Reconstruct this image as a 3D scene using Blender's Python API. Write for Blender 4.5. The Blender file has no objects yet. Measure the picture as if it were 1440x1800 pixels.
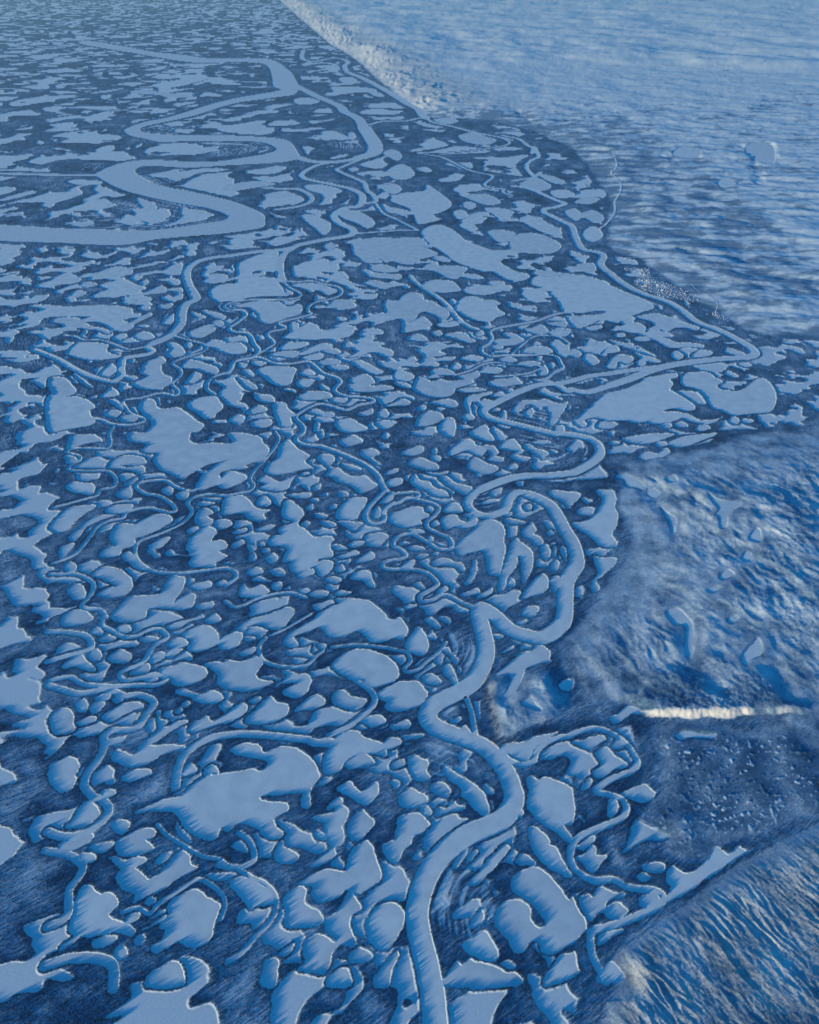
import bpy, math, random
import numpy as np
from mathutils import Vector, Euler
from mathutils.geometry import delaunay_2d_cdt

S = bpy.context.scene
COL = S.collection
R = math.radians

# ---------------------------------------------------------------- camera
H = 6000.0                      # flying height, metres
PITCH = R(38.8)
FPX = 1217.0 / 1800.0           # focal length as a share of the frame height
cam = bpy.data.cameras.new('camera')
cam.sensor_fit = 'VERTICAL'
cam.sensor_height = 36.0
cam.lens = 36.0 * FPX
cam.clip_start = 1.0
cam.clip_end = 900000.0
co = bpy.data.objects.new('camera', cam)
COL.objects.link(co)
co.location = (0, 0, H)
co.rotation_euler = (R(90) - PITCH, 0, 0)
S.camera = co

# ---------------------------------------------------------------- sky and sun
SUN_EL = 6.5                    # degrees above the horizon
SUN_AZ = 33.0                   # shadows run this many degrees north of east
W = bpy.data.worlds.new('World')
S.world = W
W.use_nodes = True
nt = W.node_tree
nt.nodes.clear()
sky = nt.nodes.new('ShaderNodeTexSky')
sky.sky_type = 'NISHITA'
sky.sun_disc = False
sky.sun_elevation = R(SUN_EL)
# the sun stands in the direction (-cos, -sin); the sky's own rotation is measured from +Y, clockwise
sky.sun_rotation = math.atan2(-math.cos(R(SUN_AZ)), -math.sin(R(SUN_AZ)))
sky.altitude = 1000
sky.air_density = 1.0
sky.dust_density = 0.3
sky.ozone_density = 6.0
tint = nt.nodes.new('ShaderNodeMix')
tint.data_type = 'RGBA'
tint.blend_type = 'MULTIPLY'
tint.inputs[0].default_value = 1.0
tint.inputs[7].default_value = (0.02, 1.52, 1.40, 1)
bg = nt.nodes.new('ShaderNodeBackground')
bg.inputs['Strength'].default_value = 0.15
wo = nt.nodes.new('ShaderNodeOutputWorld')
nt.links.new(sky.outputs[0], tint.inputs[6])
nt.links.new(tint.outputs[2], bg.inputs['Color'])
nt.links.new(bg.outputs[0], wo.inputs['Surface'])

sl = bpy.data.lights.new('sun', 'SUN')
sl.energy = 5.0
sl.angle = R(0.5)
sl.color = (1.0, 0.89, 0.57)
so = bpy.data.objects.new('sun', sl)
COL.objects.link(so)
sd_ = Vector((-math.cos(R(SUN_AZ)) * math.cos(R(SUN_EL)), -math.sin(R(SUN_AZ)) * math.cos(R(SUN_EL)), math.sin(R(SUN_EL))))
so.rotation_euler = sd_.to_track_quat('Z', 'Y').to_euler()
so.location = (-9000, -6000, 9000)

S.view_settings.view_transform = 'Standard'
S.view_settings.look = 'None'
S.view_settings.exposure = 0.40
S.view_settings.gamma = 1.0
S.render.engine = 'CYCLES'
S.cycles.max_bounces = 4
S.cycles.volume_bounces = 0
HAZE = 2.6e-6                     # share of light scattered per metre of air

STEP = 1.5                      # terrain tessellation, in 1/1800 of the frame height at the camera's home position

# surveyed outlines on the ground, metres east and north of the viewer
DATA = """
L -3005,3063 -2978,3217 -2912,3273 -2835,3206 -2783,3150 -2802,3085 -2884,3020 -2985,3009 -3035,3031
L -2999,2884 -2918,2915 -2833,2967 -2764,2946 -2786,2894 -2866,2833 -2926,2802 -2987,2802 -3028,2853
L -2637,3031 -2619,3074 -2549,3085 -2479,3063 -2473,3009 -2508,2957 -2577,2978
L -2539,2894 -2480,2936 -2414,2988 -2295,3009 -2231,2967 -2250,2925 -2305,2904 -2202,2833 -2252,2792 -2388,2772 -2472,2782 -2533,2843
L -2557,2762 -2415,2732 -2304,2762 -2237,2742 -2283,2693 -2370,2654 -2443,2664 -2510,2713
L -2437,2644 -2354,2664 -2268,2644 -2214,2596 -2159,2577 -2057,2673 -1998,2792 -1932,2812 -1878,2762 -1864,2703 -1786,2673 -1864,2625 -1949,2568 -2063,2484 -2183,2428 -2233,2401 -2249,2456 -2316,2484 -2387,2521 -2442,2568
L -2161,2723 -2109,2792 -2041,2802 -2065,2742 -2122,2693
L -2718,2438 -2697,2511 -2635,2530 -2544,2465 -2482,2484 -2411,2447 -2374,2392 -2401,2330 -2408,2294 -2293,2259 -2167,2190 -2194,2157 -2314,2182 -2383,2165 -2508,2148 -2623,2157 -2691,2190 -2696,2277
L -1955,2374 -1912,2428 -1829,2484 -1753,2493 -1665,2447 -1554,2383 -1550,2321 -1550,2233 -1552,2157 -1601,2090 -1708,2073 -1811,2115 -1890,2065 -1954,2032 -2002,2073 -1940,2115 -1926,2199 -1978,2216 -1929,2312
L -2273,2057 -2242,2073 -2188,2048 -2181,2000 -2222,1984 -2269,2016
L -1951,1896 -1874,1944 -1829,1976 -1761,1960 -1720,1904 -1714,1811 -1962,1811
L -2142,2140 -2101,2157 -2066,2131 -2099,2090 -2139,2098
L -2141,2419 -2108,2438 -2071,2410 -2102,2383 -2143,2392
L -2761,2853 -2687,2874 -2577,2884 -2580,2833 -2638,2792 -2726,2812
L -2817,2782 -2743,2802 -2682,2772 -2684,2723 -2755,2723
L -2277,2268 -2221,2303 -2167,2312 -2179,2259 -2240,2242
L -2063,2216 -2012,2268 -1953,2294 -1964,2268 -2028,2225 -2111,2190
L -2459,2115 -2378,2148 -2300,2140 -2323,2098 -2404,2065 -2453,2073
L -2705,2081 -2662,2115 -2601,2148 -2610,2123 -2665,2073 -2707,2040
L -1739,3775 -1637,3840 -1486,3840 -1402,3750 -1307,3801 -1159,3814 -1038,3762 -924,3661 -870,3575 -851,3502 -906,3395 -944,3349 -1341,3307 -1301,3262 -1170,3250 -1101,3217 -1104,3161 -1202,3106 -1207,3074 -1178,3020 -1108,2967 -1133,2925 -1204,2915 -1281,2946 -1323,3009 -1400,3031 -1490,3063 -1555,3020 -1599,2978 -1657,3009 -1683,2936 -1749,2904 -1895,2957 -1987,3031 -2099,3139 -2193,3172 -2321,3172 -2464,3150 -2338,3228 -2192,3285 -2091,3314 -2011,3431 -1915,3490 -1811,3526 -1714,3538 -1497,3575 -1403,3550 -1357,3612 -1354,3661 -1449,3686 -1615,3724
L -1491,2549 -1438,2577 -1341,2587 -1234,2540 -1148,2493 -1109,2428 -1112,2383 -1186,2365 -1251,2356 -1297,2347 -1347,2410 -1420,2484
L -1150,2833 -1108,2894 -1090,2843 -1005,2812 -947,2762 -973,2723 -1040,2703 -1125,2732 -1164,2792
L -984,3228 -975,3330 -922,3342 -898,3228 -926,3194 -981,3206
L -707,3250 -646,3296 -610,3250 -661,3217 -710,3172 -744,3183
L -843,3117 -761,3139 -688,3161 -660,3206 -607,3217 -561,3172 -566,3085 -603,3020 -576,2946 -592,2874 -650,2833 -635,2782 -691,2723 -758,2693 -837,2683 -801,2723 -707,2792 -670,2833 -704,2874 -721,2936 -749,3020 -732,3063 -797,3074 -862,3095
L -819,2988 -775,2967 -731,2936 -738,2904 -791,2915 -825,2946
L -531,3041 -484,3128 -423,3183 -378,3128 -323,3095 -311,3041 -351,2999 -390,2957 -429,2904 -491,2904 -536,2957
L -911,2549 -810,2615 -714,2654 -635,2654 -543,2635 -529,2713 -495,2812 -427,2874 -377,2904 -324,2853 -279,2752 -245,2654 -243,2577 -290,2530 -376,2484 -423,2447 -484,2484 -542,2484 -596,2428 -672,2410 -748,2401 -792,2447 -790,2521 -879,2530
L -1015,2447 -954,2502 -888,2521 -854,2484 -855,2410 -802,2365 -731,2330 -696,2268 -731,2233 -822,2208 -916,2208 -993,2225 -988,2321 -1024,2374
L -668,2268 -587,2321 -537,2410 -493,2474 -452,2447 -389,2365 -407,2330 -471,2294 -475,2216 -422,2115 -447,2073 -522,2090 -566,2065 -600,2032 -603,1968 -642,1896 -695,1889 -787,1912 -842,1920 -794,1968 -822,2048 -811,2115 -741,2157 -666,2148 -588,2106 -572,2131 -630,2165 -673,2216
L -345,2233 -301,2321 -227,2383 -150,2392 -92,2374 -53,2321 -43,2251 -71,2182 -126,2115 -189,2048 -272,2065 -321,2131
L -470,2008 -401,2065 -326,2048 -288,2008 -350,1968 -431,1960
L -101,3095 -38,3139 79,3150 142,3095 172,3041 108,2978 35,2946 4,2863 -67,2812 -116,2703 -177,2723 -219,2792 -231,2853 -171,2894 -120,2904
L -1126,1896 -1102,1968 -1051,1992 -1003,1976 -1004,1920 -1006,1811 -1112,1811
L -1001,2024 -952,2065 -900,2090 -920,2032 -961,2000
L -247,1889 -169,1968 -106,2040 -87,2008 -140,1920 -165,1811 -262,1811
L -587,1889 -501,1928 -464,1912 -439,1811 -616,1811
L -663,3372 -612,3431 -548,3454 -499,3384 -443,3349 -379,3395 -315,3443 -291,3372 -310,3296 -340,3250 -393,3217 -470,3250 -538,3307 -605,3330
L -104,3273 -18,3377 113,3330 156,3273 112,3228 26,3194 -60,3194
L 90,3194 154,3206 196,3161 174,3117 121,3128
L 217,3139 261,3206 325,3194 393,3262 434,3228 497,3206 452,3161 366,3161 302,3139 248,3117
L 320,3612 364,3587 450,3526 557,3466 650,3372 698,3303 710,3194 683,3128 642,3139 562,3217 482,3307 484,3349 444,3419 380,3466 317,3550
L 548,2596 624,2673 713,2772 813,2853 852,2833 793,2762 703,2664 596,2568 523,2521 495,2540
L 863,2577 941,2644 1024,2673 1084,2673 1155,2615 1229,2521 1297,2410 1324,2438 1353,2356 1400,2266 1399,2207 1408,2197 1360,2168 1284,2102 1198,2065 1100,2024 1029,2040 1005,2123 927,2098 865,2040 802,2057 765,2131 713,2173 683,2251 732,2356 795,2410 874,2419 946,2383 969,2338 969,2268 1009,2216 1054,2208 1077,2233 1066,2286 1037,2347 969,2410 879,2465 847,2521
L 900,2723 947,2772 999,2782 1042,2732 1058,2703 1007,2693 927,2693
L 1051,3020 1113,3020 1168,2967 1210,2904 1204,2863 1271,2833 1298,2752 1324,2673 1350,2596 1293,2606 1184,2673 1114,2742 1065,2823 1047,2915
L 474,2225 535,2286 576,2330 593,2294 551,2242 492,2208
L 410,2098 486,2131 535,2165 593,2182 642,2115 681,2040 658,1984 567,1984 478,2016 426,2057
L 272,1873 328,1928 366,1976 401,1944 458,1984 547,1968 653,1936 741,1912 819,1889 791,1811 216,1811
L 1042,1889 1106,1952 1172,2016 1248,2032 1272,2036 1279,1963 1242,1874 1013,1811
L 1087,3454 1139,3514 1199,3466 1280,3490 1416,3443 1494,3384 1493,3262 1483,3150 1431,3041 1366,3031 1419,2915 1372,2884 1312,2957 1237,3009 1162,3063 1089,3150 1069,3239 1095,3353
L 968,3117 995,3161 1016,3161 999,3106
L 364,2673 408,2752 494,2833 459,2752 394,2664
L 467,2713 554,2812 573,2792 507,2723
L 1815,3256 1870,3281 1895,3230 1853,3154 1793,3105 1780,3154
L 2156,2618 2220,2684 2286,2640 2351,2629 2455,2673 2527,2717 2588,2796 2654,2854 2703,2796 2745,2785 2835,2842 2903,2808 2970,2831 2856,2774 2690,2695 2497,2596 2310,2500 2103,2396 2090,2427 2158,2511 2137,2553
L 1472,2865 1553,2924 1614,2936 1581,2889 1498,2819 1442,2831 1423,2854
L 1416,2751 1502,2785 1562,2854 1604,2831 1592,2774 1684,2774 1612,2706 1553,2640 1499,2651 1464,2706
L 1401,2438 1471,2458 1500,2438 1559,2511 1643,2490 1683,2469 1762,2479 1752,2438 1651,2427 1589,2396 1567,2346 1494,2305 1441,2256 1401,2325 1382,2396
L 1602,2356 1655,2396 1707,2386 1760,2336 1681,2276 1617,2276 1582,2315
L 1879,2417 1944,2458 2005,2479 2038,2438 2012,2386 1917,2356 1876,2366
L 1940,2971 1985,3056 2018,3092 2068,3056 2138,3007 2199,2971 2260,2936 2156,2900 2066,2912 1934,2854 1827,2796 1890,2865
L 1959,2684 2056,2706 2147,2706 2131,2651 2013,2629
L 1892,2596 1967,2629 2004,2596 1950,2564
L 1478,1936 1537,1972 1580,1936 1622,1856 1416,1839
L 1482,2149 1573,2178 1639,2188 1681,2188 1588,2149 1491,2092 1460,2092
L -4037,5553 -3871,5629 -3692,5516 -3693,5443 -3782,5388 -3905,5352 -4000,5388
L -3419,5697 -3372,5814 -3271,5853 -3034,5873 -2984,6054 -2959,6179 -2842,6179 -2773,6137 -2760,5973 -2804,5814 -2807,5716 -2748,5814 -2654,5893 -2573,5853 -2568,5716 -2642,5621 -2754,5621 -3068,5648 -3079,5498 -3249,5424 -3391,5443 -3471,5516 -3450,5621
L -3356,5334 -3264,5388 -3179,5334 -3198,5263 -3265,5263
L -2783,5370 -2638,5443 -2510,5479 -2431,5553 -2391,5498 -2451,5461 -2565,5424 -2615,5352 -2700,5316 -2759,5334
L -2368,5461 -2293,5553 -2216,5516 -2200,5443 -2274,5406 -2333,5424
L -2574,5246 -2488,5334 -2388,5370 -2275,5352 -2171,5246 -2145,5124 -2209,5056 -2351,4989 -2469,5039 -2445,5159 -2534,5193
L -2698,5107 -2650,5176 -2574,5193 -2477,5124 -2503,5073 -2600,5039 -2688,5073
L -3036,5176 -2940,5211 -2841,5193 -2853,5141 -2954,5124
L -3490,5176 -3434,5246 -3361,5228 -3303,5176 -3358,5141 -3445,5124
L -3635,5281 -3592,5352 -3506,5299 -3495,5228 -3595,5246
L -3305,4906 -3247,5005 -3161,5022 -3051,4922 -3089,4841 -3193,4841 -3281,4873
L -3754,4825 -3701,4890 -3635,4956 -3508,4857 -3372,4729 -3461,4729 -3613,4793 -3703,4761 -3761,4777
L -3544,4956 -3502,5022 -3436,5022 -3389,4922 -3405,4857 -3475,4873
L -2993,4697 -2920,4793 -2840,4825 -2808,4761 -2840,4697 -2950,4682
L -2847,4635 -2755,4666 -2679,4619 -2733,4589 -2795,4589
L -2706,4761 -2586,4793 -2483,4841 -2347,4809 -2224,4777 -2167,4697 -2191,4635 -2277,4573 -2390,4528 -2498,4558 -2561,4650 -2662,4697
L -2846,4890 -2818,4972 -2744,4989 -2691,4939 -2733,4857 -2801,4825
L -2687,4972 -2626,5039 -2517,5022 -2578,4956 -2630,4906
L -3254,4393 -3183,4438 -3114,4452 -3114,4378 -3177,4349 -3231,4364
L -3072,4364 -3025,4408 -2974,4364 -3008,4320
L -3430,4306 -3384,4378 -3308,4306 -3289,4220 -3344,4206 -3396,4248
L -3268,4263 -3221,4335 -3143,4320 -3161,4234 -3207,4192
L -3106,4178 -3021,4248 -2923,4320 -2830,4335 -2736,4306 -2743,4248 -2843,4220 -2921,4163 -2994,4094 -3074,4122
L -3554,4248 -3481,4248 -3401,4163 -3381,4080 -3325,4026 -3351,3972 -3487,3958 -3607,4080 -3628,4192
L -3333,4080 -3270,4136 -3209,4163 -3163,4136 -3203,4080 -3276,4053
L -2573,4206 -2529,4220 -2517,4136 -2426,4108 -2459,4053 -2498,4026
L -2588,3853 -2526,3958 -2475,4026 -2396,4039 -2351,4094 -2232,4094 -2333,4026 -2409,3958 -2461,3892 -2538,3840
L -2195,4039 -2140,4108 -2058,4163 -2009,4108 -1940,4067 -2035,4012 -2134,3985 -2193,3985
L -2968,3879 -2884,3905 -2803,3945 -2798,3892 -2858,3827 -2927,3827
L -2857,3686 -2841,3775 -2768,3762 -2691,3737 -2630,3762 -2623,3814 -2511,3827 -2342,3840 -2188,3827 -2221,3775 -2317,3750 -2429,3699 -2501,3636 -2625,3599 -2746,3624
L -2695,3502 -2636,3563 -2550,3575 -2457,3563 -2432,3514 -2502,3490 -2598,3443 -2672,3466
L -3346,3661 -3298,3712 -3225,3699 -3151,3624 -3135,3550 -3148,3526 -3108,3478 -3119,3419 -3140,3360 -3223,3349 -3358,3466 -3417,3612
L -2154,3514 -2131,3599 -2095,3636 -2044,3612 -2012,3575 -2034,3526 -2106,3502
L -1934,3575 -1886,3612 -1811,3575 -1800,3526 -1870,3538 -1834,3478 -1876,3466 -1923,3526
L -2446,4452 -2408,4497 -2301,4467 -2166,4423 -2102,4467 -2028,4467 -1938,4393 -1971,4320 -2093,4320 -2198,4349 -2339,4423
L -2384,4220 -2351,4277 -2324,4220 -2353,4192
L -2346,4306 -2296,4349 -2261,4306 -2302,4277
L -1988,4067 -1890,4163 -1850,4206 -1771,4291 -1727,4320 -1671,4277 -1670,4206 -1740,4136 -1825,4080 -1893,4067
L -2831,3349 -2773,3372 -2711,3349 -2728,3303 -2789,3291
L -1973,5334 -1861,5461 -1733,5516 -1578,5591 -1422,5667 -1356,5591 -1394,5461 -1461,5352 -1564,5316 -1711,5388 -1844,5370 -1912,5299
L -2063,5246 -1963,5281 -1899,5228 -1906,5124 -1969,5039 -2097,5022 -2145,5124 -2110,5211
L -1050,5583 -945,5659 -838,5716 -887,5794 -761,5814 -618,5794 -474,5755 -357,5640 -271,5527 -284,5498 -187,5461 -132,5498 -77,5461 -22,5334 -35,5246 -101,5176 -182,5193 -313,5124 -447,5141 -504,5228 -616,5299 -719,5228 -823,5193 -933,5228 -996,5316 -1054,5352 -1154,5281 -1282,5228 -1318,5193 -1238,5090 -1313,5056 -1402,5124 -1389,5228 -1269,5334 -1145,5443 -1074,5553
L -1359,5005 -1258,5039 -1155,5056 -1106,5090 -1121,4989 -1061,4922 -1193,4939 -1326,4956
L -1025,5073 -975,5107 -932,5073 -965,5005
L -2016,4890 -1906,4857 -1803,4857 -1734,4906 -1701,4939 -1628,4890 -1601,4809 -1646,4697 -1610,4635 -1530,4604 -1452,4589 -1517,4528 -1584,4482 -1755,4467 -1910,4497 -1963,4512 -2039,4573 -2046,4666 -2143,4761 -2222,4825 -2139,4857 -2032,4841
L -1384,4729 -1297,4745 -1212,4682 -1113,4697 -1055,4635 -1048,4573 -1084,4452 -1174,4378 -1276,4408 -1319,4452 -1266,4512 -1173,4573 -1299,4573 -1374,4573 -1415,4512 -1310,4650
L -1654,4122 -1549,4277 -1471,4393 -1422,4393 -1361,4320 -1262,4306 -1228,4234 -1266,4163 -1352,4094 -1466,4067 -1611,4080
L -1178,4220 -1105,4320 -1005,4408 -945,4423 -876,4349 -895,4291 -988,4248 -1105,4220
L -807,4393 -776,4467 -703,4482 -611,4408 -511,4378 -449,4364 -493,4277 -575,4234 -674,4263 -775,4306
L -1660,4349 -1616,4378 -1557,4393 -1549,4349 -1605,4320
L -1866,5193 -1789,5211 -1742,5176 -1803,5141
L -1877,4972 -1784,5039 -1708,5056 -1723,4989 -1818,4939
L -842,4793 -762,4922 -650,5005 -520,5022 -374,4989 -228,4906 -136,4793 -122,4666 -196,4573 -319,4528 -432,4528 -524,4619 -624,4604 -704,4666 -785,4729
L -340,4423 -244,4512 -145,4573 -95,4589 -20,4589 80,4589 154,4497 190,4423 114,4306 5,4248 -92,4220 -188,4220 -263,4291 -167,4364 -239,4335
L -484,4108 -403,4163 -307,4178 -245,4108 -303,4053 -397,4039
L -997,3905 -902,3892 -812,3918 -740,3892 -709,3945 -606,3985 -512,3985 -439,3918 -344,3879 -273,3853 -225,3775 -246,3699 -338,3737 -475,3737 -564,3699 -628,3649 -636,3599 -677,3550 -753,3526 -812,3563 -815,3712 -755,3801 -894,3814 -966,3840
L -627,3624 -564,3699 -487,3750 -406,3724 -335,3649 -356,3624 -467,3587 -578,3575
L -261,3840 -205,3905 -135,3918 -88,3879 -134,3814 -225,3788
L -176,3612 -131,3661 -64,3686 -41,3636 -108,3587 -152,3575
L -172,3443 -128,3466 -84,3431 -127,3372
L -48,5090 32,5263 100,5352 167,5263 204,5124 202,5022 135,4939 57,4956 -21,5005
L 131,4635 221,4697 296,4650 331,4573 255,4543 168,4573
L 363,4761 417,4825 465,4761 508,4604 517,4528 478,4512 433,4619 385,4666
L 264,4890 318,4956 371,4956 354,4857 326,4809 289,4841
L 206,5211 248,5299 299,5193 272,5159
L 917,4666 1030,4777 1146,4890 1249,4989 1343,5005 1405,5073 1508,5056 1547,4972 1521,4890 1529,4857 1395,4825 1258,4761 1225,4697 1155,4543 1066,4423 964,4393 1055,4543 1081,4666 996,4697
L 892,3814 1000,3853 1118,3866 1193,3905 1266,3932 1387,3958 1460,3972 1356,3905 1253,3840 1200,3788 1166,3712 1090,3649 1026,3686 941,3737
L -18,3686 50,3724 118,3686 174,3661 161,3563 204,3490 137,3454 49,3478 4,3563
L 191,3384 225,3431 313,3431 376,3360 330,3303 244,3326
L -114,4067 -43,4122 5,4067 -19,4012 -113,4012 -160,3999 -185,4053
L 1580,4543 1668,4619 1716,4604 1738,4629 1742,4576 1698,4490 1619,4482
L 1150,4306 1257,4378 1294,4291 1332,4220 1239,4248
L 499,3999 550,4053 593,3999 588,3918 519,3932
L 392,3972 452,3999 475,3985 438,3945
L 944,5228 1000,5246 1050,5211 1006,5176
L 998,4972 1112,5056 1152,5056 1066,4989
L 347,5022 427,5056 463,4972 524,4890 494,4825 422,4939
L 170,5479 253,5498 345,5370 304,5334 224,5406
L 336,5498 419,5516 471,5443 442,5406
L 1234,5406 1323,5461 1361,5443 1300,5388
L 2991,5553 3135,5617 3215,5470 3236,5387 3213,5266 3190,5147 3099,4956 3031,4881 3060,5070 3136,5266 3122,5367 3029,5367
L 3652,5428 3752,5490 3776,5428 3676,5367
L 3676,4956 3764,5031 3883,5147 3898,5070 3839,4918 3692,4844 3621,4771 3605,4844
L 2029,4146 2139,4209 2241,4290 2325,4242 2353,4193 2244,4193 2143,4114 2051,4067
L 1585,3870 1693,3885 1808,3930 1891,3945 1920,3900 1845,3855 1751,3782 1656,3826
L 1973,3841 2036,3885 2091,3841 2041,3797 1976,3797
L 1728,3542 1822,3625 1794,3739 1914,3811 1959,3724 2014,3681 2077,3625 2045,3597 1940,3583 1851,3528 1767,3487
L 1955,3327 2066,3380 2176,3420 2215,3380 2250,3327 2156,3250 2037,3263
L 1600,3406 1663,3473 1698,3460 1660,3393 1592,3367
L 2633,3945 2753,3991 2903,3960 3018,3945 2962,3900 2783,3915 2668,3885
L 2693,7933 2835,7965 2924,7933 2919,7744 2857,7561 2853,7383 2781,7153 2689,6986 2716,6798 2593,6719 2465,6771 2392,6932 2276,7069 2194,7210 2345,7238 2515,7354 2651,7561 2729,7744
L 2352,6564 2444,6513 2616,6513 2564,6364 2458,6266 2370,6170 2284,6076 2314,5984 2218,5915 2235,6076 2336,6242 2355,6413
L 2316,7471 2445,7561 2552,7531 2509,7412 2373,7383
L 1993,7901 2121,7958 2282,7901 2397,7901 2418,7807 2312,7652 2215,7531 2190,7573 2130,7708 2026,7790
L 4232,7807 4285,7683 4414,7621 4603,7621 4558,7501 4422,7383 4307,7267 4219,7069 4137,7041 4197,7267 4162,7325 4258,7442 4226,7621
L 4199,6438 4307,6589 4347,6513 4292,6413
L 3833,6170 3942,6242 3999,6170 3908,6100 3800,6076
L 3574,5893 3695,5961 3744,5915 3624,5848
L 4431,6824 4536,6959 4628,7014 4569,6771 4463,6771
L 3529,8859 3715,8933 3829,8896 3997,9045 4027,8933 3891,8822 3665,8750 3542,8750
L 3761,8228 3900,8295 3899,8161 3772,8128
L 3415,7965 3520,7998 3581,7870 3478,7775 3400,7838
L 4083,9198 4343,9354 4626,9434 4942,9474 4716,9315 4507,9198 4302,9083 4134,9083
L 3390,9315 3764,9434 4120,9474 4238,9434 3978,9276 3691,9160 3490,9198
L 3129,9198 3244,9237 3320,9198 3217,9121
L 3861,9160 4009,9237 4051,9160 3924,9083
L 3494,7561 3563,7412 3629,7325 3578,7153 3501,7014 3521,7267
L -4637,10447 -4551,10570 -4416,10529 -4286,10287 -4134,10248 -3943,10287 -3733,10092 -3519,9864 -3368,9716 -3432,9500 -3531,9514 -3490,9269 -3315,9166 -3098,9200 -2867,9166 -2813,9269 -2924,9443 -2702,9478 -2499,9408 -2373,9338 -2313,9200 -2187,8999 -2198,8835 -2275,8644 -2401,8644 -2491,8550 -2432,8519 -2580,8458 -2722,8458 -2837,8337 -2695,8159 -2877,8043 -3029,7958 -3097,8101 -3048,8337 -2926,8581 -2838,8675 -3040,8613 -3126,8519 -3259,8337 -3334,8218 -3462,8307 -3670,8427 -3811,8550 -3919,8739 -3893,8900 -4039,8900 -4169,8966 -4126,9132 -4258,9200 -4467,9269 -4507,9514 -4273,9500 -4243,9790 -4427,10015 -4597,10248
L -2767,8337 -2680,8427 -2568,8397 -2451,8337 -2400,8247 -2482,8130 -2568,8043 -2693,7986 -2787,8101
L -5353,9032 -5421,9303 -5385,9408 -5208,9443 -5024,9408 -4869,9235 -5007,9200 -5169,9132 -5280,9032
L -5228,8707 -5314,8835 -5205,8835 -5077,8739 -5066,8613 -5204,8644
L -4546,8613 -4491,8771 -4403,8835 -4220,8835 -4074,8771 -4000,8644 -4142,8581 -4357,8581
L -4971,8043 -4912,8159 -4763,8130 -4614,8101 -4529,7958 -4557,7846 -4703,7873 -4859,7930
L -4185,7846 -4129,7986 -4044,8043 -3974,7873 -3973,7763 -4074,7763
L -4817,7390 -4747,7547 -4568,7600 -4402,7600 -4431,7494 -4514,7364 -4554,7211 -4593,7063 -4700,7014 -4845,7137
L -4233,7494 -4137,7600 -3980,7627 -3872,7600 -3896,7468 -4043,7416 -4166,7442
L -3694,7237 -3620,7313 -3513,7390 -3390,7416 -3278,7364 -3234,7262 -3313,7137 -3412,7038 -3541,6941 -3621,6894 -3591,6799 -3631,6729 -3724,6683 -3733,6570 -3840,6525 -3969,6547 -3955,6683 -3886,6753 -3855,6753 -3949,6894 -3982,7038 -3959,7161 -3879,7211 -3711,7186
L -3392,6753 -3326,6846 -3252,6918 -3158,6918 -3188,6799 -3255,6706 -3347,6706
L -3395,6660 -3347,6706 -3282,6638 -3314,6592
L -3292,6570 -3244,6615 -3201,6570 -3234,6525
L -3929,6263 -3870,6349 -3750,6349 -3617,6306 -3494,6200 -3390,6054 -3387,5953 -3441,5853 -3542,5814 -3691,5833 -3762,5873 -3682,5973 -3580,6013 -3760,6116 -3936,6200
L -4143,5973 -4116,6054 -4021,6034 -3926,5933 -3897,5814 -3954,5775 -4061,5833 -4134,5913
L -4347,6349 -4321,6436 -4214,6393 -4188,6285 -4246,6242
L -3688,6570 -3633,6638 -3558,6592 -3463,6480 -3363,6349 -3269,6285 -3409,6306 -3532,6414 -3629,6480
L -2924,7313 -2919,7494 -2865,7547 -2754,7494 -2720,7416 -2790,7364 -2692,7287 -2686,7186 -2770,7137 -2878,7186
L -2897,6753 -2901,6894 -2836,7014 -2796,7112 -2690,7137 -2573,7038 -2599,6941 -2594,6846 -2490,6870 -2397,6799 -2378,6706 -2461,6660 -2400,6592 -2330,6547 -2458,6436 -2454,6349 -2618,6349 -2737,6349 -2788,6436 -2785,6547 -2943,6570 -3058,6547 -3131,6592 -3095,6683 -3010,6592 -2912,6570 -2827,6592 -2880,6683
L -2635,7708 -2523,7818 -2371,7818 -2246,7681 -2118,7520 -1933,7494 -2018,7416 -1965,7287 -2122,7262 -2233,7338 -2280,7416 -2443,7416 -2568,7390
L -2659,7211 -2595,7287 -2482,7287 -2397,7186 -2478,7112 -2536,7087
L -2684,6013 -2582,6075 -2471,6095 -2413,6034 -2472,5973 -2582,5953
L -2374,6054 -2300,6116 -2233,6075 -2308,6013
L -2521,5697 -2418,5736 -2337,5755 -2344,5659 -2475,5621
L -2975,7063 -2898,7137 -2844,7112 -2909,6990
L -2990,7654 -2863,7681 -2740,7654 -2811,7600 -2944,7600
L -3340,7846 -3260,7930 -3168,7901 -3157,7790 -3244,7735
L -3574,7958 -3495,8043 -3404,7958 -3408,7846 -3500,7873
L -4157,8072 -4074,8247 -4004,8247 -4012,8159 -4088,8072
L -4550,8519 -4474,8613 -4265,8519 -4132,8550 -4025,8550 -3953,8427 -4031,8337 -4130,8427 -4398,8489
L -4514,6941 -4443,7087 -4402,7237 -4286,7364 -4035,7390 -4171,7313 -4320,7186 -4375,6990 -4416,6846
L -4547,6706 -4482,6776 -4382,6799 -4407,6660 -4445,6525
L -2034,8835 -2036,9099 -1981,9235 -1910,9269 -1771,9065 -1604,8900 -1542,8835 -1599,8707 -1531,8581 -1449,8489 -1623,8458 -1757,8397 -1924,8337 -2065,8337 -2167,8427 -2139,8581 -2024,8771
L -2233,8188 -2130,8307 -2011,8218 -1898,8159 -1772,8247 -1692,8307 -1743,8159 -1744,8043 -1801,7958 -1933,7930 -2074,7958 -2168,8015 -2097,8101
L -2150,7708 -2085,7818 -1987,7735 -1953,7627 -2011,7573 -2115,7600
L -1643,8337 -1545,8397 -1489,8367 -1570,8307
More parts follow.
